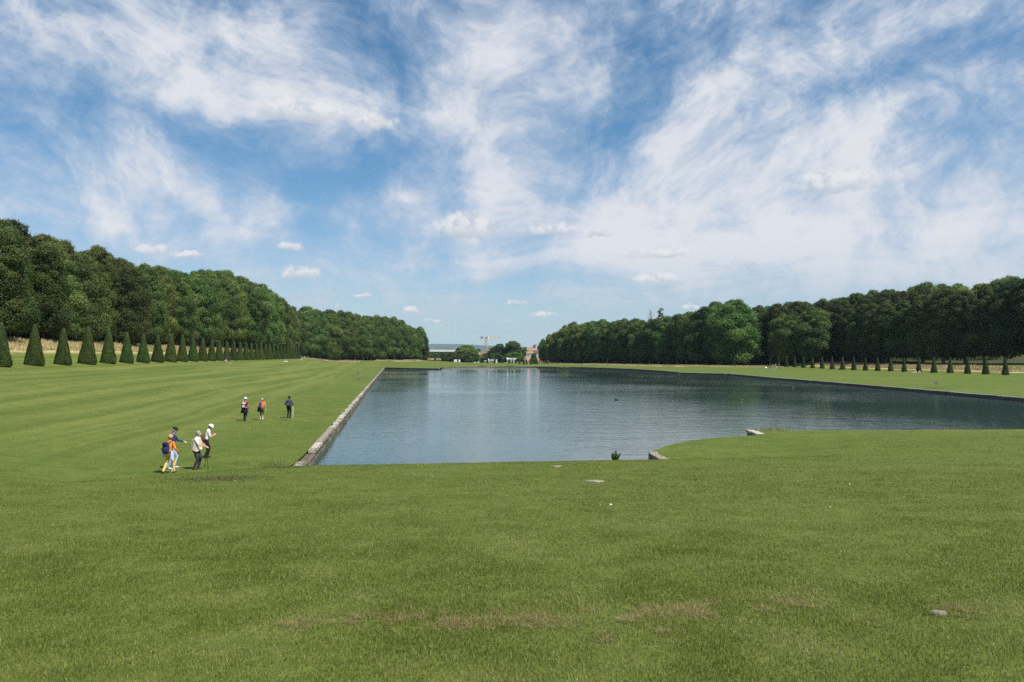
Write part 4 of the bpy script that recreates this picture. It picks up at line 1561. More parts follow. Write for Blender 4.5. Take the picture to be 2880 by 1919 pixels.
# viaduct
D = 820
a, b_ = pd(1196, 985, D), pd(1292, 986, D)
zb = hz(0, D) - 1
root = empty('viaduct', ((a[0] + b_[0]) / 2, D, zb))
tag(root, 'concrete road viaduct with pale deck edge left of the round tree', 'bridge')
ln = b_[0] - a[0]
top = a[2] - zb
m = MB(); m.box((0, 0, top - 1.0), (ln, 10, 1.5)); m.build('deck', M['concrete'], root)
m = MB(); m.box((0, -4.9, top + .1), (ln, .25, .7)); m.build('parapet', M['concrete'], root)
m = MB()
for i in range(30):
    m.box((ln * (i / 29 - .5), -4.9, top + .85), (.12, .12, .9))
m.box((0, -4.9, top + 1.3), (ln, .1, .1))
m.build('railing', M['metal_grey'], root)
m = MB(); m.box((0, .5, top - 2.4), (ln, 7, 1.4)); m.build('girder', M['concrete_dark'], root)
for fx in (-.12, .1, .32):
    m = MB(); m.box((ln * fx, 1, (top - 3) / 2), (9, 3, top - 3)); m.build('pier', M['concrete_dark'], root)
m = MB()
p = pd(1256, 985, D)
m.tube([(p[0] - root.location.x, 0, top - .4), (p[0] - root.location.x, 0, top + 7.5), (p[0] - root.location.x + 1.6, 0, top + 8.2)], [.14, .09, .06], n=6)
m.build('lamp_post', M['metal_grey'], root)

# tower crane
D = 900
p = pd(1367.5, 1000, D)
zb = hz(p[0], D)
top = pd(1367.5, 950, D)[2] - zb
root = empty('tower_crane', (p[0], D, zb), R(52))
tag(root, 'yellow tower crane rising above the trees at the far end', 'crane')
m = MB()
hw = .95
for sx in (-1, 1):
    for sy in (-1, 1):
        m.tube([(sx * hw, sy * hw, 0), (sx * hw, sy * hw, top)], .17, n=5)
k = 0
z = 0.0
while z < top - 1.9:
    for s_ in (-1, 1):
        m.tube([(-hw if k % 2 else hw, s_ * hw, z), (hw if k % 2 else -hw, s_ * hw, z + 1.9)], .09, n=4)
        m.tube([(s_ * hw, -hw if k % 2 else hw, z), (s_ * hw, hw if k % 2 else -hw, z + 1.9)], .09, n=4)
    z += 1.9; k += 1
m.build('mast', M['crane_yellow'], root)
m = MB()
J = 26.0
for (yy, zz) in ((-.8, 0), (.8, 0), (0, 1.6)):
    m.tube([(0, yy, top + .8 + zz), (J, yy * .7, top + .8 + zz * .6)], .15, n=5)
for i in range(14):
    x = J * i / 14; x2 = J * (i + 1) / 14
    for yy in (-.75, .75):
        m.tube([(x, yy, top + .85), ((x + x2) / 2, 0, top + 2.2)], .08, n=4)
        m.tube([((x + x2) / 2, 0, top + 2.2), (x2, yy, top + .85)], .08, n=4)
m.build('jib', M['crane_yellow'], root)
m = MB()
for yy in (-.8, .8):
    m.tube([(0, yy, top + .8), (-9, yy, top + .8)], .16, n=5)
for i in range(6):
    m.tube([(-i * 1.5, -.8, top + .8), (-i * 1.5 - 1.5, .8, top + .8)], .08, n=4)
m.build('counter_jib', M['crane_yellow'], root)
m = MB(); m.box((-7.6, 0, top - .2), (2.6, 1.7, 2.6)); m.build('counterweight', M['concrete_dark'], root)
m = MB(); m.box((1.2, -1.6, top + .2), (1.6, 1.4, 2.0)); m.build('cab', M['render_white'], root)
m = MB(); m.tube([(0, 0, top), (0, 0, top + 1.0)], 1.3, n=10); m.build('slewing_ring', M['metal_grey'], root)
# mast with floodlights / antenna
D = 860
p = pd(1329.5, 1000, D); zb = hz(p[0], D); top = pd(1329.5, 967, D)[2] - zb
root = empty('antenna_mast', (p[0], D, zb)); tag(root, 'thin dark mast with antennas left of the crane', 'mast')
m = MB(); m.tube([(0, 0, 0), (0, 0, top)], [.3, .16], n=6); m.build('pole', M['metal_grey'], root)
for zz in (.97, .9, .84):
    m = MB(); m.box((.0, -.25, top * zz), (.5, .3, 1.6)); m.build('antenna', M['metal_grey'], root)

# old board fence behind the far right trunks
FN = [pd(x_, 1000, d_)[:2] for x_, d_ in ((1640, 480), (1760, 442), (1880, 405), (1995, 372))]
root = empty('board_fence', (*FN[0], 0)); tag(root, 'long dark brown board fence behind the trunks of the right wood', 'fence')
for a, b_ in zip(FN[:-1], FN[1:]):
    n_ = int(np.hypot(*(b_ - a)) / 2.6)
    for i in range(n_):
        q = a + (b_ - a) * (i + .5) / n_
        dvec = (b_ - a) / np.hypot(*(b_ - a))
        z = hz(*q)
        m = MB(); rot = Matrix.Rotation(math.atan2(dvec[1], dvec[0]), 3, 'Z')
        hh = 3.6 + rr.uniform(-.12, .12)
        m.box((q[0] - FN[0][0], q[1] - FN[0][1], z + hh / 2), (2.5, .12, hh), rot=rot)
        m.build('panel', M['wood_brown'], root)

# wooded hills on the horizon with scattered houses
hm = plain('hill_woods', (.042, .058, .046), .95, .6, .006)  # blue of the distance haze is partly put into this colour
mb = MB()
NX = 90
for j, (D, hgt_) in enumerate(((5200, 10), (6200, 80), (7400, 150), (8200, 130), (9000, 80))):
    for i in range(NX):
        u = -.95 + 1.9 * i / (NX - 1)
        ridge = hgt_ * (.86 + .10 * math.sin(u * 9 + 1 + j) + .07 * math.sin(u * 23 + j * 2)) + rr.uniform(-2, 2)
        mb.v.append((u * D, D, ridge - 26 if j else -30))
for j in range(4):
    for i in range(NX - 1):
        a = j * NX + i
        mb.f.append((a, a + 1, a + NX + 1, a + NX)); mb.m.append(0)
hills = mb.build('hills', hm, smooth=True)
tag(hills, kind='structure', label='low blue wooded hills along the horizon')
mb = MB()
for i in range(420):
    u = rr.uniform(-.16, .08); D = rr.uniform(5300, 7000)
    z = np.interp(D, [5200, 6200, 7400], [-26, 42, 100])
    s_ = rr.uniform(7, 16)
    mb.box((u * D, D, z + s_ * .2), (s_, s_ * .8, s_ * .6), rr.choice((0, 0, 1)))
tag(mb.build('distant_town', [M['render_cream'], M['tile_brown']]), 'pale specks of a far town on the hillside', 'town', kind='stuff')

# ------------------------------------------------------------------ people
def cloth(name, c, var=.12, scale=14):
    return plain(name, c, .85, var, scale, spec=.15)


SKIN = plain('skin', (.50, .29, .20), .55, .08, 6, spec=.3)
MC = {}


def mc(c):
    if c not in MC:
        MC[c] = cloth('cloth', c)
    return MC[c]


class Body:
    def __init__(self):
        self.mb = MB()

    def limb(self, pts, rads, m, n=12, right=None, step=.025):
        P, Rr_ = [], []
        for i in range(len(pts) - 1):
            a, b_ = np.array(pts[i], float), np.array(pts[i + 1], float)
            k = max(1, int(np.linalg.norm(b_ - a) / step))
            ra = np.array(rads[i] if hasattr(rads[i], '__len__') else (rads[i],) * 2, float)
            rb = np.array(rads[i + 1] if hasattr(rads[i + 1], '__len__') else (rads[i + 1],) * 2, float)
            for j in range(k):
                P.append(a + (b_ - a) * j / k); Rr_.append(tuple(ra + (rb - ra) * j / k))
        P.append(np.array(pts[-1], float)); Rr_.append(tuple(rads[-1]) if hasattr(rads[-1], '__len__') else (rads[-1],) * 2)
        self.mb.tube(P, Rr_, m, n, right=right)
        r0 = Rr_[0]; r1 = Rr_[-1]
        self.mb.ball(P[0], (min(r0),) * 3, m, 8, 6); self.mb.ball(P[-1], (min(r1),) * 3, m, 8, 6)

    def finish(self, name, mats, voxel, parent=None, loc=(0, 0, 0)):
        src = self.mb.mesh(name + '_src', mats)
        tmp = bpy.data.objects.new(name + '_src', src)
        col.objects.link(tmp)
        md = tmp.modifiers.new('r', 'REMESH'); md.mode = 'VOXEL'; md.voxel_size = voxel; md.use_smooth_shade = True
        sm = tmp.modifiers.new('s', 'SMOOTH'); sm.iterations = 2; sm.factor = .4
        dg = bpy.context.evaluated_depsgraph_get()
        me = bpy.data.meshes.new_from_object(tmp.evaluated_get(dg))
        me.name = name
        V = np.array(self.mb.v)
        vm = np.zeros(len(V), int)
        for f_, m_ in zip(self.mb.f, self.mb.m):
            for i in f_: vm[i] = m_
        kd = KDTree(len(V))
        for i, v in enumerate(V): kd.insert(v, i)
        kd.balance()
        idx = [int(vm[kd.find(p.center)[1]]) for p in me.polygons]
        me.materials.clear()
        for m_ in mats: me.materials.append(m_)
        me.polygons.foreach_set('material_index', np.array(idx, np.int32))
        me.polygons.foreach_set('use_smooth', np.ones(len(idx), bool))
        col.objects.unlink(tmp); bpy.data.objects.remove(tmp); bpy.data.meshes.remove(src)
        return link(name, me, parent, loc=loc)


def ik(a, c, l1, l2, hint):
    a, c, hint = map(lambda v: np.array(v, float), (a, c, hint))
    d = c - a
    L = min(np.linalg.norm(d), (l1 + l2) * .995)
    u = d / (np.linalg.norm(d) + 1e-9)
    x = (l1 * l1 - l2 * l2 + L * L) / (2 * L)
    h = math.sqrt(max(l1 * l1 - x * x, 0))
    p = hint - u * hint.dot(u)
    p /= np.linalg.norm(p) + 1e-9
    return a + u * x + p * h, a + u * L


def person(label, loc, heading, hgt, c, feet, hands, lean=.03, pelvis=(0, 0, .90), head=(0, 0), group=None, stout=1.0, voxel=.012, hair=None, hat=None, fingers=True, kneehint=(0, 1, 0), spine=None, sleeve=.5, legs='long', elbows=((-.5, -1, -.3), (.5, -1, -.3)), children=()):
    """feet/hands: ((left), (right)) targets in metres for a 1.70 m figure; heading 0 looks along +Y, positive turns left"""
    B = Body()
    # materials: 0 skin, 1 top, 2 trousers, 3 shoes
    mats = [SKIN, mc(c['top']), mc(c['trousers']), mc(c['shoes'])]
    px_, py_, pz_ = pelvis
    sh_h = 1.41 - .90
    sv_ = np.array(spine if spine is not None else (0, lean, math.sqrt(max(sh_h ** 2 - lean ** 2, .01))))
    sv_ = sv_ / np.linalg.norm(sv_) * sh_h
    P0_ = np.array([px_, py_, pz_])
    at_ = lambda t_: P0_ + sv_ * t_
    S = stout
    B.limb([at_(-.10), at_(.06), at_(.20)], [(.150 * S, .105 * S), (.175 * S, .125 * S), (.165 * S, .12 * S)], 2, 16, right=(1, 0, 0))
    B.limb([at_(.16), at_(.38), at_(.66), at_(.90), at_(1.02), at_(1.09)], [(.170 * S, .122 * S), (.160 * S, .118 * S), (.178 * S, .125 * S), (.180, .105), (.135, .085), (.07, .065)], 1, 16, right=(1, 0, 0))
    neck = at_(1.07)
    hy, hp = head
    nd = sv_ / np.linalg.norm(sv_)
    fw = np.array([-math.sin(hy), math.cos(hy), 0]) * math.cos(hp) + np.array([0, 0, -math.sin(hp)])
    hc = neck + nd * .155 + np.array([-math.sin(hy), math.cos(hy), 0]) * (.035 + .05 * max(hp, 0)) - np.array([0, 0, .02 * max(hp, 0)])
    B.limb([neck - nd * .04, hc - np.array([0, 0, .06])], [.056, .05], 0, 10)
    side = np.cross(fw, (0, 0, 1.)); side /= np.linalg.norm(side)
    up = np.cross(side, fw)
    Mh = np.column_stack([side, fw, up])
    def hb(p, r, m, n=12, k=9):
        i0 = len(B.mb.v)
        B.mb.ball((0, 0, 0), r, m, n, k)
        for i in range(i0, len(B.mb.v)):
            B.mb.v[i] = tuple(hc + Mh @ (np.array(B.mb.v[i]) + np.array(p)))
    hb((0, 0, .012), (.076, .095, .105), 0, 16, 12)
    hb((0, .03, -.055), (.055, .06, .055), 0)
    hb((0, .098, -.012), (.014, .022, .024), 0)
    for sx in (-1, 1):
        hb((sx * .077, -.005, -.008), (.012, .022, .03), 0)
        hb((sx * .032, .085, .018), (.014, .008, .008), 0)
    hb((0, .085, -.06), (.028, .01, .009), 0)
    # legs
    for i, sx in enumerate((-1, 1)):
        hip = P0_ + np.array([sx * .092, 0, -.02])
        ank = np.array(feet[i][:3], float) + np.array([0, 0, .085])
        knee, ank = ik(hip, ank, .42, .42, kneehint)
        cut = 1.0 if legs == 'long' else .45
        kn = knee + (ank - knee) * cut
        B.limb([hip, hip + (knee - hip) * .5, knee, knee + (ank - knee) * .3 * cut, kn], [.094 * S, .083 * S, .066, .064, .058 if cut == 1 else .066], 2, 12)
        if cut < 1:
            B.limb([knee + (ank - knee) * .3, knee + (ank - knee) * .55, ank], [.052, .050, .036], 0, 10)
        fy = feet[i][3] if len(feet[i]) > 3 else 0.0          # toe pitch
        fd = np.array([sx * .12, math.cos(fy), -math.sin(fy)]); fd /= np.linalg.norm(fd)
        B.limb([ank + np.array([0, 0, -.03]) - fd * .055, ank + np.array([0, 0, -.043]) + fd * .05, ank + np.array([0, 0, -.052]) + fd * .165], [(.042, .045), (.045, .036), (.036, .026)], 3, 10, right=(1, 0, 0))
    # arms and hands
    wr = []
    for i, sx in enumerate((-1, 1)):
        sh = at_(.94) + np.array([sx * .185, 0, 0])
        elb, wri = ik(sh, hands[i], .285, .255, elbows[i])
        B.limb([sh, sh + (elb - sh) * .3, sh + (elb - sh) * .75], [.064 * S, .058 * S, .052], 1, 10)
        sl = sleeve
        if sl > .9:
            B.limb([sh + (elb - sh) * .7, elb, elb + (wri - elb) * (.92)], [.052, .050, .040], 1, 10)
        if sl > .9:
            B.limb([elb + (wri - elb) * .86, wri], [.030, .026], 0, 10)
        else:
            B.limb([sh + (elb - sh) * .72, elb, elb + (wri - elb) * .35, wri], [.041, .039, .037, .026], 0, 10)
        d = (wri - elb) / np.linalg.norm(wri - elb)
        sd = np.cross(d, (0, 0, 1.)) * sx
        if np.linalg.norm(sd) < .25: sd = np.cross(d, (0, 1., 0)) * sx
        sd /= np.linalg.norm(sd)
        bn_ = np.cross(sd, d)
        if bn_[2] > 0: bn_ = -bn_
        pe = wri + d * .085
        B.limb([wri, wri + d * .04, pe], [(.026, .022), (.04, .020), (.04, .016)], 0, 10, right=sd)
        if fingers:
            for q, ln in zip((-.030, -.010, .010, .030), (.062, .075, .078, .066)):
                b0 = pe + sd * q
                b1 = b0 + d * ln * .5 + bn_ * ln * .25
                b2 = b1 + d * ln * .1 + bn_ * ln * .48
                B.limb([b0 - d * .015, b1, b2], [.0105, .0098, .0085], 0, 6, step=.012)
            t0 = wri + d * .03 - sd * .036
            B.limb([t0, t0 + d * .03 - sd * .022 + bn_ * .015, t0 + d * .06 - sd * .012 + bn_ * .03], [.013, .0115, .0095], 0, 6, step=.012)
        wr.append(pe)
    k = hgt / 1.70
    o = B.finish('person', mats, voxel)
    o.location = loc
    o.rotation_euler = (0, 0, heading)
    o.scale = (k, k, k)
    tag(o, label, 'person', group)
    # hair and hats are children
    if hair:
        colr, vol, ln = hair
        rng = np.random.default_rng(int(abs(loc[0]) * 100))
        mb = MB()
        mb.ball((0, 0, 0), (.088 + vol, .102 + vol, .100 + vol), 0, 18, 13)
        V = np.array(mb.v) + np.array([0, -.020, .030])
        d_ = V / np.linalg.norm(V, axis=1)[:, None]
        face = (V[:, 1] > .035) & (V[:, 2] < .055)
        V[face] *= .72
        low = V[:, 2] < -.05 - ln
        V[low, 2] = -.05 - ln
        V = V + d_ * rng.normal(0, .006 + vol * .25, len(V))[:, None]
        mb.v = [tuple(hc + Mh @ v) for v in V]
        mb.build('hair', mc(colr), o, smooth=True)
    if hat:
        kind, colr = hat
        mb = MB()
        if kind == 'sun':
            prof = [(-.005, .150), (.004, .155), (.030, .112), (.045, .104), (.085, .100), (.118, .080), (.132, .03)]
        elif kind == 'cap':
            prof = [(.010, .106), (.035, .110), (.075, .104), (.108, .080), (.120, .02)]
        else:
            prof = [(-.02, .104), (.03, .110), (.085, .102), (.118, .076), (.132, .02)]
        mb.tube([(0, 0, z_) for z_, _ in prof], [(r_ * .92, r_ * 1.06) for _, r_ in prof], n=18, right=(1, 0, 0))
        if kind == 'cap':
            mb.box((0, .125, .022), (.13, .10, .014))
        tilt = np.array(Euler((R(-6), 0, 0)).to_matrix())
        mb.v = [tuple(hc + Mh @ (tilt @ np.array(v) + np.array([0, -.004, .035]))) for v in mb.v]
        mb.build('hat', mc(colr), o, smooth=True)
    for nm, mbx, colr in children:
        mbx.build(nm, mc(colr), o, smooth=True)
    bpy.context.view_layer.update()
    return o, [o.matrix_world @ Vector(p) for p in wr], o.matrix_world.copy()


def drape(z0, z1, r0, r1, seed, yoff=0, amp=.02, xoff=0, arc=(0, 2 * math.pi)):
    """hanging garment: a wavy skirt of cloth between two heights"""
    rng = random.Random(seed)
    mb = MB()
    n, rows = 26, 7
    for sgn in (0, -.012):
        for j in range(rows):
            t_ = j / (rows - 1)
            for i in range(n):
                a = arc[0] + (arc[1] - arc[0]) * i / (n - 1)
                r_ = 1 + amp / .15 * t_ * math.sin(a * 5 + seed) + sgn
                rx = (r0[0] + (r1[0] - r0[0]) * t_) * r_; ry = (r0[1] + (r1[1] - r0[1]) * t_) * r_
                drop = t_ * .035 * math.sin(a * 3 + seed * 2)
                mb.v.append((xoff + rx * math.cos(a), yoff + ry * math.sin(a), z0 + (z1 - z0) * t_ + drop))
    for s_ in range(2):
        for j in range(rows - 1):
            for i in range(n - 1):
                a = s_ * rows * n + j * n + i
                mb.f.append((a, a + 1, a + n + 1, a + n)); mb.m.append(0)
    return mb


def backpack(label, mw, c1, c2, c3, size=(.29, .15, .44), z=1.18, y=-.185, x=0.0, tilt=0.0, strap=True):
    """worn on the back; positions in the wearer's frame"""
    o = empty('backpack', (0, 0, 0))
    o.matrix_world = mw @ Matrix.Translation((x, y, z)) @ Matrix.Rotation(tilt, 4, 'Y')
    tag(o, label, 'backpack')
    w_, d_, h_ = size
    def puff(c, s, p=3.2, n=18, k=12):
        mb = MB(); mb.ball((0, 0, 0), 1.0, 0, n, k)
        V = np.array(mb.v)
        V = np.sign(V) * np.abs(V) ** (2 / p)
        V /= np.maximum(1, (np.abs(V) ** p).sum(1) ** (1 / p))[:, None]
        mb.v = [tuple(np.array(c) + v * np.array(s) / 2) for v in V]
        return mb
    puff((0, 0, 0), (w_, d_, h_)).build('pack_body', mc(c1), o, smooth=True)
    puff((0, -d_ * .5, -h_ * .16), (w_ * .72, d_ * .5, h_ * .46)).build('pocket', mc(c2), o, smooth=True)
    puff((0, -d_ * .18, h_ * .36), (w_ * .86, d_ * .95, h_ * .34)).build('lid', mc(c3), o, smooth=True)
    if strap:
        for sx in (-1, 1):
            mb = MB()
            xx = sx * .105 - x
            mb.tube([(sx * w_ * .30, d_ * .4, h_ * .35), (xx, d_ * .5 + .06, .30), (xx, d_ * .5 + .16, .285), (xx, d_ * .5 + .245, .16), (sx * .14 - x, d_ * .5 + .22, 0), (sx * .19 - x, d_ * .5 + .08, -h_ * .3), (sx * w_ * .36, d_ * .3, -h_ * .38)],
                    [(.022, .010)] * 7, n=8, right=(1, 0, 0))
            mb.build('strap', mc(c3), o, smooth=True)
    return o


POLE_DARK = plain('pole_dark', (.06, .06, .065), .4, .1, 8, metal=.3)
POLE_PALE = plain('pole_pale', (.62, .62, .60), .35, .08, 8, metal=.2)


def pole(label, hand, tip, mat):
    o = empty('walking_pole', tuple(tip)); tag(o, label, 'walking pole')
    h = np.array(hand) - np.array(tip)
    L = np.linalg.norm(h); u = h / L
    mb = MB(); mb.tube([u * .02, u * (L * .5), u * (L - .06)], [.011, .013, .014], n=7); mb.build('shaft', mat, o)
    mb = MB(); mb.tube([u * (L - .08), u * (L - .02), u * (L + .06), u * (L + .08)], [.014, .017, .016, .009], n=8); mb.build('grip', mc((.02, .02, .022)), o)
    mb = MB(); mb.tube([(0, 0, 0), u * .05], [.004, .008], n=6); mb.build('tip', POLE_DARK, o)
    mb = MB(); mb.tube([u * .06, u * .075], [.03, .032], n=10); mb.build('basket', mc((.02, .02, .022)), o)
    return o


def hip_of(u, v):
    p = pt(u, v)
    return p


def body_h(u, vfeet, vtop, D=None):
    p = pt(u, vfeet)
    return p, (vfeet - vtop) * p[1] / F


G_NEAR, G_FAR = 'hikers pausing by the basin', 'hikers walking away along the basin'
# 1 woman in orange with navy backpack, walking away
p, h = body_h(474, 1331, 1226)
top1 = dict(top=(.60, .19, .035), trousers=(.62, .42, .12), shoes=(.16, .08, .045))
jk = drape(1.02, .62, (.06, .05), (.10, .05), 3, xoff=.20, yoff=-.06)
bottle = MB(); bottle.tube([(-.27, -.04, .72), (-.27, -.04, .92), (-.27, -.04, .97)], [.045, .048, .02], n=10)
o1, w1, m1 = person('woman in orange top and yellow trousers with navy backpack, walking with a white pole', p, R(-14), h, top1,
                    ((-.13, -.20, .02, .5), (.11, .22, 0)), ((-.30, .02, .92), (.33, .20, .95)), lean=.06, head=(R(-10), .1), hair=((.42, .24, .10), .022, .03), stout=1.06, sleeve=1.0,
                    children=[('jacket', jk, (.60, .55, .68)), ('bottle', bottle, (.62, .64, .66))], group=G_NEAR)
backpack('navy blue backpack worn by the woman in orange', m1, (.022, .040, .105), (.020, .036, .095), (.016, .026, .066), (.33, .17, .52), z=1.15, y=-.20)
pole('white walking pole held by the woman in orange', w1[1], pt(480.5, 1333.5), POLE_PALE)
# 2 man in navy sweater and cap
p, h = body_h(482, 1318, 1204)
o2, w2, m2 = person('man in navy sweater, pale jeans and dark cap holding one arm out', p, R(-72), h, dict(top=(.018, .050, .140), trousers=(.26, .36, .48), shoes=(.55, .54, .52)),
                    ((-.11, .10, 0), (.11, -.12, 0, .2)), ((-.12, .46, 1.10), (.30, .02, .90)), lean=.05, head=(R(-12), .18), hair=((.5, .48, .45), .0, .0), hat=('cap', (.022, .022, .022)), sleeve=1.0, stout=1.1, group=G_NEAR)
# 3 grey haired woman in beige vest, profile to the right
p, h = body_h(551, 1320.5, 1215)
vest = drape(1.37, .86, (.232, .170), (.245, .205), 5, yoff=.02, amp=.010)
tail = drape(1.36, .84, (.13, .05), (.17, .04), 8, yoff=-.14, amp=.02)
pouch = MB(); pouch.ball((-.05, .20, .93), (.09, .06, .10)); 
o3, w3, m3 = person('grey-haired woman in cream vest and dark trousers leaning on two dark poles', p, R(-86), h, dict(top=(.74, .72, .68), trousers=(.045, .042, .050), shoes=(.07, .06, .05)),
                    ((-.12, .06, 0), (.12, -.05, 0)), ((-.16, .40, 1.02), (.20, .42, 1.06)), lean=.05, head=(R(-4), .05), hair=((.26, .25, .24), .012, .01), stout=1.22, group=G_NEAR,
                    children=[('vest', vest, (.56, .50, .38)), ('vest_back', tail, (.60, .55, .43)), ('pouch', pouch, (.60, .62, .64))])
pole('nearer dark walking pole of the grey-haired woman', w3[1], pt(585.5, 1320), POLE_DARK)
pole('farther dark walking pole of the grey-haired woman', w3[0], pt(575, 1315), POLE_DARK)
# 4 white hat, looking down at something in the hands
p, h = body_h(580, 1288, 1196)
o4, w4, m4 = person('person in white sun hat and white shirt looking down at raised hands, dark trousers', p, R(-62), h, dict(top=(.78, .74, .76), trousers=(.020, .017, .018), shoes=(.03, .03, .03)),
                    ((-.10, .06, 0), (.10, -.08, 0)), ((-.05, .34, 1.20), (.10, .36, 1.16)), lean=.10, head=(0, .55), hair=((.06, .05, .04), .0, .0), hat=('sun', (.80, .81, .84)), group=G_NEAR)
bag = MB(); bag.ball((0, 0, 0), (.17, .13, .19), 0, 16, 11)
V = np.array(bag.v); V[:, 2] -= .06 * (V[:, 0] / .17) ** 2; bag.v = [tuple(v) for v in V]
root = empty('shoulder_bag', (0, 0, 0)); root.matrix_world = m4 @ Matrix.Translation((.02, -.17, 1.02))
tag(root, 'brown shoulder bag slung behind the person in the white sun hat', 'bag')
bag.build('bag_body', mc((.10, .045, .025)), root, smooth=True)
mb = MB(); mb.tube([(.10, .02, .12), (.12, .12, .34), (.02, .24, .40), (-.10, .26, .26), (-.14, .12, .06)], [(.016, .006)] * 5, n=6); mb.build('strap', mc((.05, .025, .015)), root)
# 5 maroon shirt, white hat
p, h = body_h(688, 1184, 1120)
jk = drape(.99, .60, (.20, .15), (.27, .20), 2, amp=.025, arc=(math.pi * .9, math.pi * 2.1))
o5, w5, m5 = person('walker in white sun hat and maroon shirt with black jacket round the waist', p, R(-4), h, dict(top=(.18, .025, .050), trousers=(.030, .030, .036), shoes=(.02, .02, .022)),
                    ((-.10, .14, 0), (.10, -.14, .01, .4)), ((-.27, .10, .90), (.27, .08, .92)), lean=.05, head=(0, .15), hair=((.30, .26, .22), .0, .0), hat=('sun', (.80, .80, .82)), group=G_FAR,
                    children=[('jacket', jk, (.014, .014, .016))])
backpack('small black and white backpack on the walker in maroon', m5, (.03, .028, .034), (.55, .55, .58), (.58, .57, .60), (.27, .14, .40), z=1.14)
# 6 orange shirt, cropped trousers
p, h = body_h(736, 1181, 1122)
jk = drape(1.00, .66, (.06, .06), (.12, .08), 6, xoff=-.24, yoff=-.02)
o6, w6, m6 = person('grey-haired walker in orange shirt and olive cropped trousers with white shoes', p, R(6), h, dict(top=(.60, .185, .055), trousers=(.105, .085, .050), shoes=(.74, .73, .70)),
                    ((-.12, .10, 0), (.11, -.10, .01, .3)), ((-.27, .06, .92), (.30, -.02, .88)), lean=.04, head=(R(-8), .1), hair=((.34, .31, .27), .006, .0), stout=1.08, legs='crop', group=G_FAR, children=[('jacket', jk, (.018, .030, .034))])
backpack('purple backpack hung on the left shoulder of the walker in orange', m6, (.060, .035, .19), (.075, .050, .24), (.05, .03, .15), (.20, .14, .46), z=1.18, x=-.09)
# 7 dark shirt, two poles
p, h = body_h(812, 1176.5, 1116)
o7, w7, m7 = person('dark-haired walker in dark checked shirt and black trousers with two poles', p, R(-4), h, dict(top=(.055, .058, .085), trousers=(.016, .016, .020), shoes=(.03, .028, .03)),
                    ((-.11, .06, 0), (.12, -.06, 0)), ((-.26, .16, 1.00), (.28, .14, 1.02)), lean=.05, head=(0, .1), hair=((.012, .012, .013), .014, .02), stout=1.05, sleeve=1.0, group=G_FAR)
backpack('dark grey striped backpack on the dark-haired walker', m7, (.045, .042, .052), (.10, .095, .105), (.06, .055, .07), (.30, .16, .46), z=1.17)
pole('pale walking pole on the right of the dark-haired walker', w7[1], pt(823.5, 1178.5), POLE_PALE)
pole('pale walking pole on the left of the dark-haired walker', w7[0], pt(799.5, 1175), POLE_PALE)


# people resting on the lawns, far away
def sitter(u, v, heading, label, top, trousers, hgt=1.68, pose='sit', hairc=(.08, .06, .04), hat=None, group=None):
    p = pt(u, v)
    c = dict(top=top, trousers=trousers, shoes=(.3, .28, .26))
    kw = dict(voxel=.022, fingers=False, hair=(hairc, .004, .0), hat=hat, group=group)
    if pose == 'sit':
        person(label, p, heading, hgt, c, ((-.13, .62, 0), (.13, .58, 0)), ((-.2, .42, .40), (.2, .40, .42)), pelvis=(0, 0, .12), spine=(0, .12, .5), kneehint=(0, .3, 1), **kw)
    elif pose == 'bent':
        person(label, p, heading, hgt, c, ((-.15, .55, 0), (.15, .58, 0)), ((-.15, .62, .18), (.18, .60, .20)), pelvis=(0, 0, .12), spine=(0, .40, .34), kneehint=(0, .3, 1), head=(0, .6), **kw)
    elif pose == 'lie':
        person(label, p, heading, hgt, c, ((-.12, .84, -.02), (.12, .86, -.02)), ((-.34, -.2, .06), (.34, -.18, .06)), pelvis=(0, 0, .12), spine=(0, -.5, .02), kneehint=(0, 0, 1), **kw)
    elif pose == 'stand':
        person(label, p, heading, hgt, c, ((-.11, .05, 0), (.11, -.05, 0)), ((-.25, .1, .9), (.26, .12, .92)), **kw)


def blanket(u, v, w_, d_, rz, c, label):
    p = pt(u, v)
    mb = MB(); n_ = 9
    for j in range(n_):
        for i in range(n_):
            x, y = w_ * (i / (n_ - 1) - .5), d_ * (j / (n_ - 1) - .5)
            mb.v.append((x, y, .03 + .012 * math.sin(i * 1.7 + j)))
    for j in range(n_ - 1):
        for i in range(n_ - 1):
            a = j * n_ + i
            mb.f.append((a, a + 1, a + n_ + 1, a + n_)); mb.m.append(0)
    cnt = len(mb.v)
    mb.box((0, 0, .012), (w_ * .96, d_ * .96, .012))
    o = mb.build('blanket', mc(c), loc=tuple(p), rz=rz)
    tag(o, label, 'blanket')


def tote(u, v, s_, c, label, nm='bag'):
    p = pt(u, v)
    root = empty(nm, tuple(p)); tag(root, label, 'bag')
    mb = MB(); mb.ball((0, 0, s_ * .42), (s_ * .5, s_ * .34, s_ * .44), 0, 12, 9); mb.build('bag_body', mc(c), root, smooth=True)
    mb = MB(); mb.tube([(-s_ * .25, 0, s_ * .8), (-s_ * .1, 0, s_ * 1.1), (s_ * .1, 0, s_ * 1.1), (s_ * .25, 0, s_ * .8)], s_ * .03, n=6); mb.build('handle', mc(c), root)


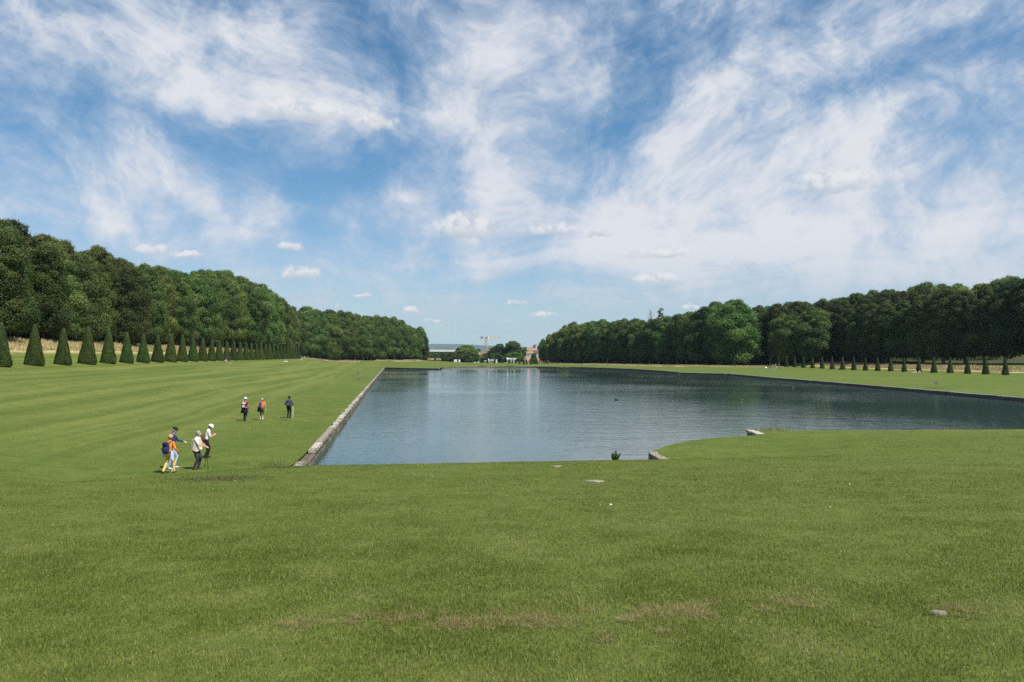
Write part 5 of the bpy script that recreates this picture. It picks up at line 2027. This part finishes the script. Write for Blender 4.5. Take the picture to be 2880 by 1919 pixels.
sitter(631, 1019, R(-70), 'person in lavender shirt bent over on the grass beside the left cones', (.48, .44, .78), (.45, .16, .12), pose='bent')
blanket(640, 1021, 1.6, .8, .3, (.72, .70, .66), 'white cloth on the grass by the person in lavender')
sitter(803, 1018, R(118), 'person in white lying stretched out on the grass beyond the left cones', (.76, .72, .66), (.70, .62, .50), pose='lie')
sitter(846, 1014, R(-60), 'person in white shirt sitting at the foot of the last left cones', (.74, .72, .74), (.58, .57, .62), pose='sit')
sitter(921, 1017, R(80), 'person in pale top and black trousers crouching beside an orange bag', (.62, .60, .50), (.02, .02, .022), pose='bent')
tote(914, 1017.5, .75, (.70, .13, .06), 'orange red bag on the grass by the crouching person')
PG = 'picnickers by the right cones'
blanket(2168, 1038.5, 4.6, 2.2, .1, (.10, .17, .40), 'blue picnic blanket in front of the first right cones')
blanket(2178, 1039.2, 1.6, .9, .2, (.62, .68, .76), 'pale cloth laid on the blue picnic blanket')
tote(2154, 1038, .8, (.74, .73, .70), 'round white cool bag at the left end of the picnic blanket', 'cool_bag')
sitter(2166, 1036, R(-150), 'picnicker in dark green clothes standing at the left of the picnic group', (.035, .060, .050), (.02, .022, .025), 1.75, 'stand', group=PG)
sitter(2174, 1035.5, R(150), 'short picnicker in white top next to the one in dark green', (.62, .58, .56), (.05, .06, .05), 1.5, 'stand', group=PG)
sitter(2181, 1034.5, R(170), 'picnicker in tan top standing in the middle of the picnic group', (.42, .32, .24), (.30, .22, .17), 1.65, 'stand', group=PG)
sitter(2185, 1036.5, R(110), 'picnicker in white shirt sitting forward in the middle of the group', (.78, .76, .74), (.25, .25, .27), 1.7, 'bent', group=PG)
sitter(2191, 1036.5, R(100), 'picnicker in grey top standing at the right of the group', (.40, .40, .42), (.06, .055, .06), 1.75, 'stand', group=PG)
sitter(2195, 1037, R(60), 'picnicker in black seated at the far right end of the group', (.03, .03, .032), (.05, .05, .055), 1.6, 'bent', group=PG)
sitter(2362, 1041.5, R(95), 'person in black leaning back against a right-hand cone', (.03, .03, .034), (.04, .04, .045), 1.7, 'sit')
sitter(2572, 1049, R(70), 'person in pale pink lying on the lawn before the right cones', (.66, .44, .38), (.60, .50, .46), 1.65, 'lie')
sitter(2577, 1048, R(110), 'person in pink top sitting between two others before the right cones', (.68, .42, .42), (.50, .36, .30), 1.6, 'sit')
sitter(2583, 1048.5, R(-100), 'person in white shirt curled up before the right cones', (.80, .79, .80), (.62, .60, .62), 1.6, 'bent')


# ------------------------------------------------------------------ small things
def signpost(u, v, vt, label, wide):
    p = pt(u, v)
    h = (v - vt) * p[1] / F
    root = empty('sign_post', tuple(p)); tag(root, label, 'sign')
    mb = MB(); mb.tube([(0, 0, -.1), (0, 0, h * .97)], .035, n=8); mb.build('post', M['metal_grey'], root)
    mb = MB(); mb.box((0, -.05, h * .80), (wide, .03, h * .42)); b_ = mb.build('sign_plate', M['metal_grey'], root)
    mb = MB(); mb.box((0, -.069, h * .80), (wide * .84, .008, h * .35)); mb.build('sign_face', plain('sign_face', (.13, .15, .17), .5, .1, 5), b_)
    return root


signpost(1008, 1069, 1045, 'thin grey sign post on the left lawn near the basin wall', .30)
signpost(2633, 1092, 1072.5, 'small square grey sign post on the lawn across the basin', .62)
# tufts at the foot of the posts, plants along the water, shrub in the basin
def tuft(name, p, n_, spread, hmax, mat, label, seed, wid=.03, cat='plant', kind=None):
    rng = np.random.default_rng(seed)
    X = p[0] + rng.normal(0, spread, n_); Y = p[1] + rng.normal(0, spread * .6, n_)
    Q = np.stack([X - p[0], Y - p[1], np.zeros(n_)], 1)
    o = link(name, blade_mesh(name, Q, rng.uniform(.3, 1, n_) * hmax, np.full(n_, wid), mat, rng, .5), loc=tuple(p))
    tag(o, label, cat, kind=kind)


tuft('grass_tuft', pt(1008, 1069.5), 160, .35, .30, M['grass'], 'unmown grass tuft round the foot of the left sign post', 1)
tuft('grass_tuft', pt(2628, 1093), 260, .9, .28, M['grass'], 'unmown patch round the foot of the sign across the basin', 2, .05)
tuft('weed_clump', pt(770, 1311), 500, .75, .34, M['grass'], 'grey green weeds at the near end of the left edging wall', 3, .02, kind='stuff')
M['weed'] = grass_mat('weed', (.035, .045, .022), (.085, .10, .045), (.17, .13, .07), .3)
for i, (u, v, n_, sp) in enumerate(((620, 1353, 900, .62), (560, 1350, 300, .5), (690, 1345, 260, .4), (800, 1316, 500, .5))):
    tuft('weed_patch', pt(u, v), n_, sp, .10, M['weed'], ('dark worn weedy patch on the lawn right of the standing hikers', 'thin left end of the worn weedy patch', 'thin right end of the worn weedy patch', 'low dark weeds beside the end of the left edging')[i], 40 + i, .012, kind='stuff')
for i, (u, v) in enumerate(((1272, 1034), (1357 , 1032), (1434, 1031), (1590, 1034.5))):
    q = pg(u, v, .5)
    tuft('bank_weed', q, 120, 1.0, 1.0, M['grass'], f'{nth(i + 1)} weed clump from the left on the far bank of the basin', 10 + i, .12)
q = pg(2165, 1211.5, .5)
tuft('reed_clump', q, 300, .8, .45, M['grass'], 'taller grass clump behind the squared stone block of the notch', 20, .02)

rng = np.random.default_rng(8)
c = pg(1731, 1304, 0.0)
root = empty('water_shrub', (c[0], c[1], -.05), 0, .48); tag(root, 'small leafy green shrub standing in the water before the near bank', 'shrub')
mb = MB()
tips = []
for i in range(16):
    a = i * 2.4; e = np.array([math.cos(a) * rng.uniform(.15, .55), math.sin(a) * rng.uniform(.15, .5), rng.uniform(.45, 1.15)])
    if i == 3: e = np.array([.05, 0, 1.42])
    mb.tube([(0, 0, 0), e * .5 + np.array([0, 0, .06]), e], [.009, .007, .004], n=5)
    tips += [e * t_ + rng.normal(0, .035, 3) for t_ in rng.uniform(.35, 1.02, 60)]
mb.build('stem', M['bark'], root)
T = np.array(tips)
V = kites(T, rng.normal(size=T.shape) + np.array([.3, -.3, .6]), .17, rng, .6)
link('foliage', mesh_np('foliage', V, np.arange(len(V)), np.full(len(T), 4), M['leaf_plane'], attrs={'rnd': np.repeat(rng.random(len(T)), 4)}), root)

def flat_stone(u, v, w_, d_, label, seed):
    r = np.random.default_rng(seed)
    p = pt(u, v)
    mb = MB(); n_ = 14
    ring = [(math.cos(2 * math.pi * i / n_) * w_ / 2 * r.uniform(.85, 1.1), math.sin(2 * math.pi * i / n_) * d_ / 2 * r.uniform(.8, 1.1)) for i in range(n_)]
    vs_ = [(x, y, -.06) for x, y in ring] + [(x, y, .035 + r.uniform(-.008, .008)) for x, y in ring] + [(x * .85, y * .85, .05 + r.uniform(-.006, .006)) for x, y in ring]
    fs_ = [(i, (i + 1) % n_, n_ + (i + 1) % n_, n_ + i) for i in range(n_)] + [(n_ + i, n_ + (i + 1) % n_, 2 * n_ + (i + 1) % n_, 2 * n_ + i) for i in range(n_)] + [tuple(2 * n_ + i for i in range(n_))]
    mb.add(vs_, fs_)
    sl_ = (hz(p[0], p[1] + .5) - hz(p[0], p[1] - .5))
    o = mb.build('flat_stone', M['stone'], loc=(p[0], p[1], p[2] - .02), rz=(math.atan(sl_), 0, 0))
    tag(o, label, 'stone')


flat_stone(1671, 1355, .56, .42, 'pale flat stone slab sunk in the lawn before the water shrub', 1)
flat_stone(1563, 1313, .5, .3, 'thin pale stone showing at the brink of the near bank', 2)
flat_stone(2640, 1730, .15, .07, 'small pale flat stone among dry clippings in the near lawn', 3)


def litter(u, v, s_, label, seed):
    r = np.random.default_rng(seed)
    p = pt(u, v)
    mb = MB(); mb.ball((0, 0, s_ * .3), (s_ * .5, s_ * .4, s_ * .3), 0, 8, 6)
    mb.v = [tuple(np.array(v_) + r.normal(0, s_ * .07, 3)) for v_ in mb.v]
    tag(mb.build('paper_scrap', M['render_white'], loc=(p[0], p[1], p[2] + .02)), label, 'litter')


litter(1718, 1424, .045, 'white paper scrap on the lawn below the pale stone slab', 1)
litter(1688, 1423, .022, 'tiny white scrap just left of the larger paper scrap', 2)
litter(2390, 1365, .03, 'white scrap alone on the right part of the near lawn', 3)
litter(2335, 1430, .022, 'tiny white scrap on the right lawn below the lone one', 4)
litter(785, 1175, .05, 'white scrap on the grass left of the dark-haired walker', 5)

# water birds, a marker post and two birds in the air
def duck(u, v, rz, label, s_=1.0):
    p = pg(u, v, 0)
    root = empty('duck', tuple(p), rz, s_); tag(root, label, 'duck', None)
    mb = MB(); mb.tube([(0, -.24, .10), (0, -.18, .07), (0, 0, .055), (0, .14, .06), (0, .2, .09)], [(.02, .012), (.07, .05), (.10, .075), (.08, .07), (.03, .04)], n=12, right=(1, 0, 0)); mb.build('body', mc((.10, .075, .055)), root, smooth=True)
    mb = MB(); mb.tube([(0, .14, .09), (0, .19, .17), (0, .20, .20)], [.035, .028, .03], n=8); mb.ball((0, .21, .215), (.036, .05, .036), 0, 10, 7); mb.build('head', mc((.02, .05, .03)), root, smooth=True)
    mb = MB(); mb.box((0, .275, .205), (.03, .06, .014)); mb.build('bill', mc((.45, .35, .06)), root)


duck(1734, 1126, .8, 'dark duck floating in the middle of the basin', 1.3)
duck(2085, 1126, 2.0, 'duck ahead of the long bright wake on the right water', 1.2)
duck(2230, 1089, 1.6, 'duck swimming near the right bank of the basin', 1.2)
p = pg(1838, 1085, 0)
mb = MB(); mb.tube([(0, 0, -.5), (0, 0, .55), (0, 0, .60)], [.09, .085, .03], n=8)
tag(mb.build('marker_post', M['wood_brown'], loc=tuple(p)), 'short dark post standing out in the water', 'post')
def bird(u, v, D, label, rz):
    p = pd(u, v, D)
    mb = MB(); mb.tube([(0, -.12, 0), (0, 0, 0), (0, .1, .01), (0, .15, .01)], [.008, .03, .025, .006], n=8)
    for sx in (-1, 1):
        mb.add([(0, .05, .01), (sx * .16, .06, .10), (sx * .34, -.02, .06), (sx * .15, -.05, .09), (0, -.04, .01)], [(0, 1, 3, 4), (1, 2, 3)])
        mb.add([(0, .05, .004), (sx * .16, .06, .094), (sx * .34, -.02, .056), (sx * .15, -.05, .084), (0, -.04, .004)], [(4, 3, 1, 0), (3, 2, 1)])
    tag(mb.build('bird', mc((.03, .03, .032)), loc=tuple(p), rz=rz, sc=1.6), label, 'bird')
bird(210, 613, 260, 'small dark bird in the sky above the left wood', .6)
bird(2816, 561, 280, 'tiny dark bird in the sky near the right edge', 2.4)

# ------------------------------------------------------------------ air
hzm = bpy.data.materials.new('haze_air'); hzm.use_nodes = True
t = NT(hzm.node_tree)
pv = t.n('ShaderNodeVolumePrincipled')
pv.inputs['Color'].default_value = (.58, .80, 1.0, 1)
pv.inputs['Density'].default_value = 4.2e-5
o_ = t.n('ShaderNodeOutputMaterial'); t.l(pv.outputs[0], o_.inputs['Volume'])
mb = MB(); mb.box((0, 0, 75), (20000 * 1.5, 20000 * 1.5, 250))
hz_o = mb.build('haze', hzm)
tag(hz_o, 'thin blue summer haze in the air', 'haze', kind='stuff')
